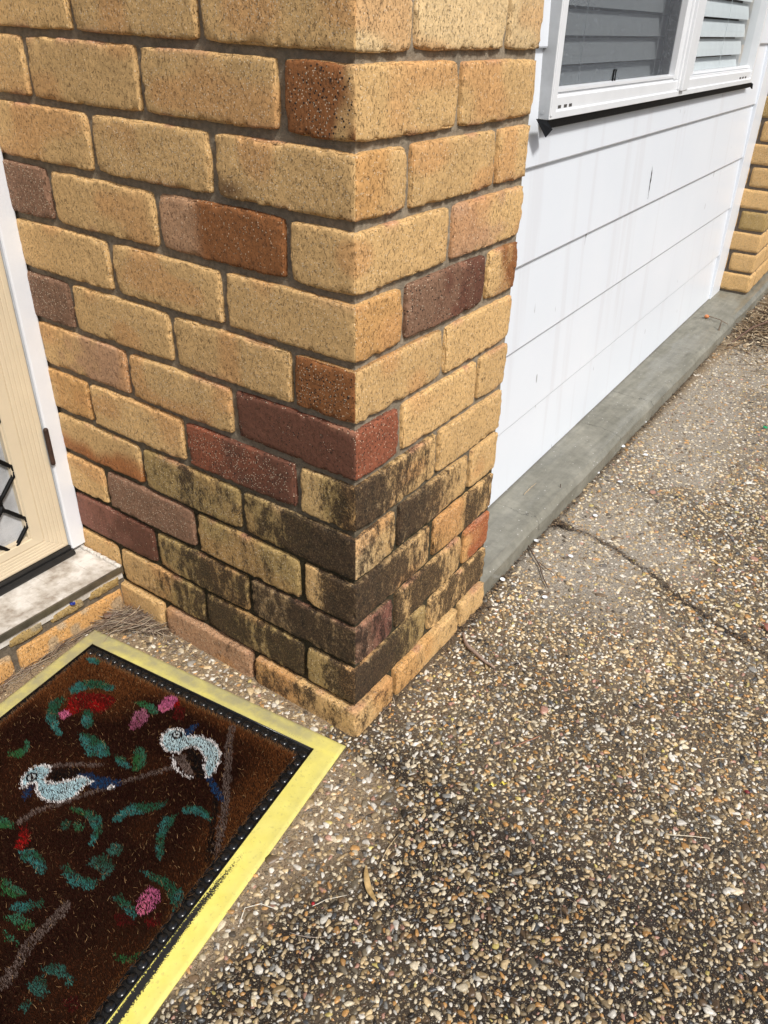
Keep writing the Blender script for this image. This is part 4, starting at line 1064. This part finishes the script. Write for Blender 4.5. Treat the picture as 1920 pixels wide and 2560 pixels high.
sets = [chips(950, kl, (.005, .018), .0022, .001, .005, DK), strands(110, kl, (.005, .02), .008, .03, .0005, .001, .005, cols=DK),
        chips(240, kl[:3] + pl[-6:], (.010, .02), .0028, .001, .006, DK), strands(50, pl, (.006, .02), .01, .035, .0005, .001, .004, cols=DK + NC),
        chips(700, jl, (.008, .004), .0024, .0, .003, DK), chips(260, [(-.03, .84), (0, .84), (-.02, .83)], (.015, .008), .0028, .001, .006, DK), strands(60, jl, (.01, .006), .01, .035, .0005, .001, .004, cols=DK)]
litter("organic_debris", sets, "dark crumbs and bits of bark along the foot of the kerb and in the joint across the path", "debris")
MC = ((.40, .30, .18), (.30, .21, .12), (.20, .13, .07), (.48, .39, .26), (.11, .07, .045))
mc = [(-.02, 2.62), (.02, 2.75), (.03, 2.95), (-.03, 2.9), (.06, 3.1), (-.05, 3.15), (.12, 3.0), (.10, 2.7)]
sets = [strands(650, mc, (.05, .12), .03, .12, .0016, .002, .022, cols=MC), chips(1500, mc, (.05, .12), .008, .001, .015, MC), strands(60, [(.05, 2.4), (.1, 2.3)], (.06, .1), .03, .08, .0010, .001, .008, cols=MC)]
litter("mulch", sets, "pale straw and bark mulch heaped beside the far brick pier", "mulch")
sets = [strands(110, [(.3, .2), (.5, .5), (.3, 1.1), (.15, 1.5), (.45, -.1), (.25, -.3), (.15, .5), (.35, .75)], (.14, .2), .02, .06, .00045, .003, .006, cols=NC + DK[:3]),
        chips(160, [(.3, .2), (.45, .5), (.3, 1.1), (.4, -.1), (.2, -.3)], (.18, .22), .003, .004, .007, MC + DK)]
litter("leaf_crumbs", sets, "scattered fine stalks and leaf crumbs over the open path", "leaf litter")

def twig(name, pts, r, col, label, cat="twig", group=None, n=7, mat_=None):
    pts = [Vector(p) for p in pts]; P_ = []
    for k in range(len(pts) - 1):
        for t in range(4): P_.append(pts[k].lerp(pts[k + 1], t / 4) + Vector((random.uniform(-1, 1), random.uniform(-1, 1), random.uniform(0, .8))) * r * .35)
    P_.append(pts[-1]); m_ = len(P_)
    rs = [r * (.55 + .45 * math.sin(math.pi * (.15 + .8 * k / (m_ - 1)))) * random.uniform(.8, 1.2) for k in range(m_)]
    return tag(MB().tube([tuple(p) for p in P_], rs, n).build(name, mat_ or simple(name + "_bark", col, .8, .35, 200, .0008), smooth=True), label, cat, group)
twig("twig", [(.012, .335, .006), (.035, .309, .007), (.078, .292, .006), (.113, .286, .005)], .0034, (.30, .215, .165), "pale knobbly twig lying against the foot of the brick pillar")
twig("twig", [(.2349, .1326, .006), (.249, .158, .007), (.2627, .1839, .0065)], .0013, (.30, .15, .09), "thin reddish twig on the dark part of the path right of the pillar")
twig("twig", [(-.042, .712, .005), (-.006, .672, .008), (.029, .640, .006), (.055, .605, .005), (.079, .580, .005)], .0016, (.10, .065, .045), "long dark twig running out from the kerb just past the pillar")
twig("twig", [(.0666, .635, .006), (.045, .640, .007), (.020, .655, .005)], .0012, (.17, .11, .07), "short brown twig crossing the long dark twig near the kerb")
twig("twig", [(-.114, .8232, .0575), (-.116, .858, .059), (-.117, .8942, .0575)], .0011, (.42, .32, .20), "thin straw coloured stalk lying on top of the concrete strip")
twig("twig", [(-.052, .905, .008), (-.058, .915, .035), (-.064, .925, .060)], .0016, (.06, .04, .028), "dark stem leaning up against the edge of the concrete strip")
twig("twig", [(-.105, 2.41, .004), (-.112, 2.44, .04), (-.116, 2.47, .085)], .0035, (.12, .09, .06), "dark crooked stem standing at the end of the kerb beside the mulch")
twig("twig", [(-.06, 2.42, .010), (-.02, 2.60, .045), (.03, 2.78, .050), (.10, 2.95, .03)], .0035, (.13, .075, .05), "long brown arched twig lying over the mulch")
twig("stalk", [(.5191, .3061, .006), (.530, .320, .006), (.5415, .3292, .005)], .0009, (.60, .50, .34), "forked cream stalk at the right side of the path", "stalk")
twig("stalk", [(.5079, .1193, .005), (.54, .138, .007), (.5659, .1536, .005)], .0008, (.62, .54, .40), "pale straight stalk on the path towards the right edge", "stalk")
twig("stalk", [(.184, -.1787, .005), (.178, -.150, .006), (.177, -.1224, .005)], .0007, (.50, .38, .22), "fine tan stalk on the path above the curved dry leaf", "stalk")
twig("fibre", [(.0846, -.3628, .004), (.0768, -.3439, .010), (.0912, -.3272, .012), (.112, -.318, .006)], .0006, (.70, .66, .56), "white curled thread on the pale path beside the yellow mat edge", "thread")
twig("fibre", [(.1479, -.2862, .006), (.158, -.268, .008), (.176, -.2446, .005)], .0005, (.70, .64, .52), "thin pale thread beside the tiny red bead", "thread")

def leaf(name, p0, p1, width, bend, col, label, lift=.006, rough=.6):
    p0 = np.array(p0); p1 = np.array(p1); d = p1 - p0; L = np.linalg.norm(d); d /= L; s_ = np.array([-d[1], d[0]])
    K = 14; V_ = []; F_ = []
    for side in (0, 1):
        for k in range(K):
            t = k / (K - 1); w = width * math.sin(math.pi * min(1, t * .92 + .04)) ** .7; c_ = p0 + d * L * t + s_ * bend * math.sin(math.pi * t)
            for u in (-1, 0, 1):
                V_.append((c_[0] + s_[0] * w * u / 2, c_[1] + s_[1] * w * u / 2, lift + .004 * math.sin(t * 5) ** 2 - .0018 * (1 - abs(u)) * w / .006 - side * .0004))
    n1 = K * 3
    for side in (0, 1):
        for k in range(K - 1):
            for u in (0, 1):
                q_ = [side * n1 + k * 3 + u, side * n1 + (k + 1) * 3 + u, side * n1 + (k + 1) * 3 + u + 1, side * n1 + k * 3 + u + 1]
                F_.append(tuple(q_ if side else q_[::-1]))
    for k in range(K - 1):
        for u in (0, 2): F_.append((k * 3 + u, (k + 1) * 3 + u, n1 + (k + 1) * 3 + u, n1 + k * 3 + u))
    return tag(MB().add(V_, F_).build(name, simple(name + "_tissue", col, rough, .25, 150, .0005), smooth=True), label, "leaf")
leaf("dry_leaf", (.170, -.193), (.217, -.2315), .0085, -.005, (.46, .31, .13), "narrow curved tan leaf lying on the path right of the mat", .0065)
leaf("dry_leaf", (.493, .745), (.520, .715), .013, .004, (.26, .10, .07), "reddish brown leaf at the right edge beyond the joint", .006)
leaf("dry_leaf", (.330, .905), (.365, .900), .007, .003, (.55, .36, .14), "small orange tan leaf on the pale path beyond the joint", .006)
leaf("petal", (.2420, .0390), (.2530, .0430), .0065, .001, (.78, .66, .18), "larger pale yellow petal of the two lying side by side on the dark path", .0065)
leaf("petal", (.2545, .0520), (.2655, .0560), .0050, .001, (.74, .60, .10), "smaller deeper yellow petal next to the larger pale one on the dark path", .0065)
leaf("scale_leaf", (-.5830, -.058), (-.5640, -.072), .014, .003, (.16, .09, .06), "curled dark brown leaf propped on the brick riser above the needles", .020)

# little white paper discs
def disc_mesh():
    m_ = MB(); n = 20
    m_.prism([(.0060 * math.cos(2 * math.pi * k / n), .0060 * math.sin(2 * math.pi * k / n)) for k in range(n)], 'z', 0, .0005)
    return m_
M_PAPER = simple("white_paper", (.80, .82, .84), .6, .03, 60)
d0 = disc_mesh().build("paper_disc", M_PAPER)
ds = [(-.0145, .545, "white paper disc touching the kerb just behind the pillar, nearest disc to the pillar"), (.0895, .5444, "white paper disc lying alone on the path, the one nearest the camera"),
      (-.0262, .7306, "white paper disc half buried in dark debris at the kerb before the joint"), (.0677, .7219, "white paper disc just before the debris filled joint"),
      (.0399, .9257, "white paper disc just beyond the debris filled joint"), (-.0480, 1.1413, "first white paper disc at the kerb beyond the joint"),
      (.0224, 1.1319, "white paper disc out on the path level with the first crack in the kerb"), (-.0540, 1.3403, "second white paper disc at the kerb beyond the joint"),
      (.0197, 1.3297, "white paper disc out on the path between the two cracks in the kerb"), (-.0650, 1.5454, "third white paper disc at the kerb beyond the joint"),
      (-.0920, 2.159, "fourth white paper disc at the kerb, towards the mulch"), (-.1000, 2.359, "farthest white paper disc, by the start of the mulch")]
for k, (x, y, lab) in enumerate(ds):
    o = d0 if k == 0 else d0.copy()
    if k: COL.objects.link(o)
    sc_ = .95 if y < 1 else 1.1
    o.scale = (sc_, sc_, 1); o.location = (x, y, .0055); o.rotation_euler = (random.uniform(-.12, .12), random.uniform(-.12, .12), random.uniform(0, 3))
    tag(o, lab, "paper disc", "white paper discs scattered by the kerb")
def blob(name, c, r, col, label, cat, rough=.3, sz=(1, 1, 1)):
    V0, F0 = ico(3); W = V0 * (1 + (noise(V0, 1.5, 3)[:, None] - .5) * .15) * r * np.array(sz)
    o = mesh_obj(name, W, [F0], simple(name + "_skin", col, rough, .15, 200), None); o.location = c
    return tag(o, label, cat)
blob("bead", (.146, -.2825, .0055), .0026, (.32, .015, .02), "tiny dark red bead on the pale path beside the mat", "bead", .15)
blob("berry", (-.197, 2.560, .062), .0095, (.55, .20, .07), "orange berry on the far end of the concrete strip", "berry", .35, (1, 1.1, .8))
blob("seed_pod", (.5886, .2767, .0065), .0035, (.20, .03, .03), "small dark red seed at the right edge of the path", "seed", .4, (1.3, .9, .7))
twig("berry_stalk", [(-.197, 2.575, .060), (-.175, 2.56, .063), (-.14, 2.54, .066), (-.1015, 2.5227, .060)], .0016, (.20, .14, .09), "thin brown stalk trailing from the orange berry over the kerb", "stalk")
def scrap(name, c, r, col, label, cat, hgt=.004):
    n = 9; rr = [r * random.uniform(.6, 1.25) for _ in range(n)]
    pr_ = [(c[0] + rr[k] * math.cos(k * .698), c[1] + rr[k] * math.sin(k * .698)) for k in range(n)]
    V_ = [(p[0], p[1], c[2] + random.uniform(0, hgt)) for p in pr_] + [(c[0], c[1], c[2] + hgt)] + [(p[0], p[1], c[2] - .0006) for p in pr_]
    F_ = [(k, (k + 1) % n, n) for k in range(n)] + [(n + 1 + k, n + 1 + (k + 1) % n, (k + 1) % n, k) for k in range(n)] + [tuple(range(2 * n, n, -1))]
    return tag(MB().add(V_, F_).build(name, simple(name + "_stuff", col, .4, .1, 100), smooth=False), label, cat)
scrap("green_scrap", (.2502, 1.7486, .006), .007, (.02, .30, .12), "bright green scrap of plastic on the path near the right edge", "scrap")
s = scrap("blue_scrap", (-.5835, -.121, .0815), .0046, (.012, .03, .22), "dark blue scrap caught under the metal nosing of the door sill", "scrap", .003)
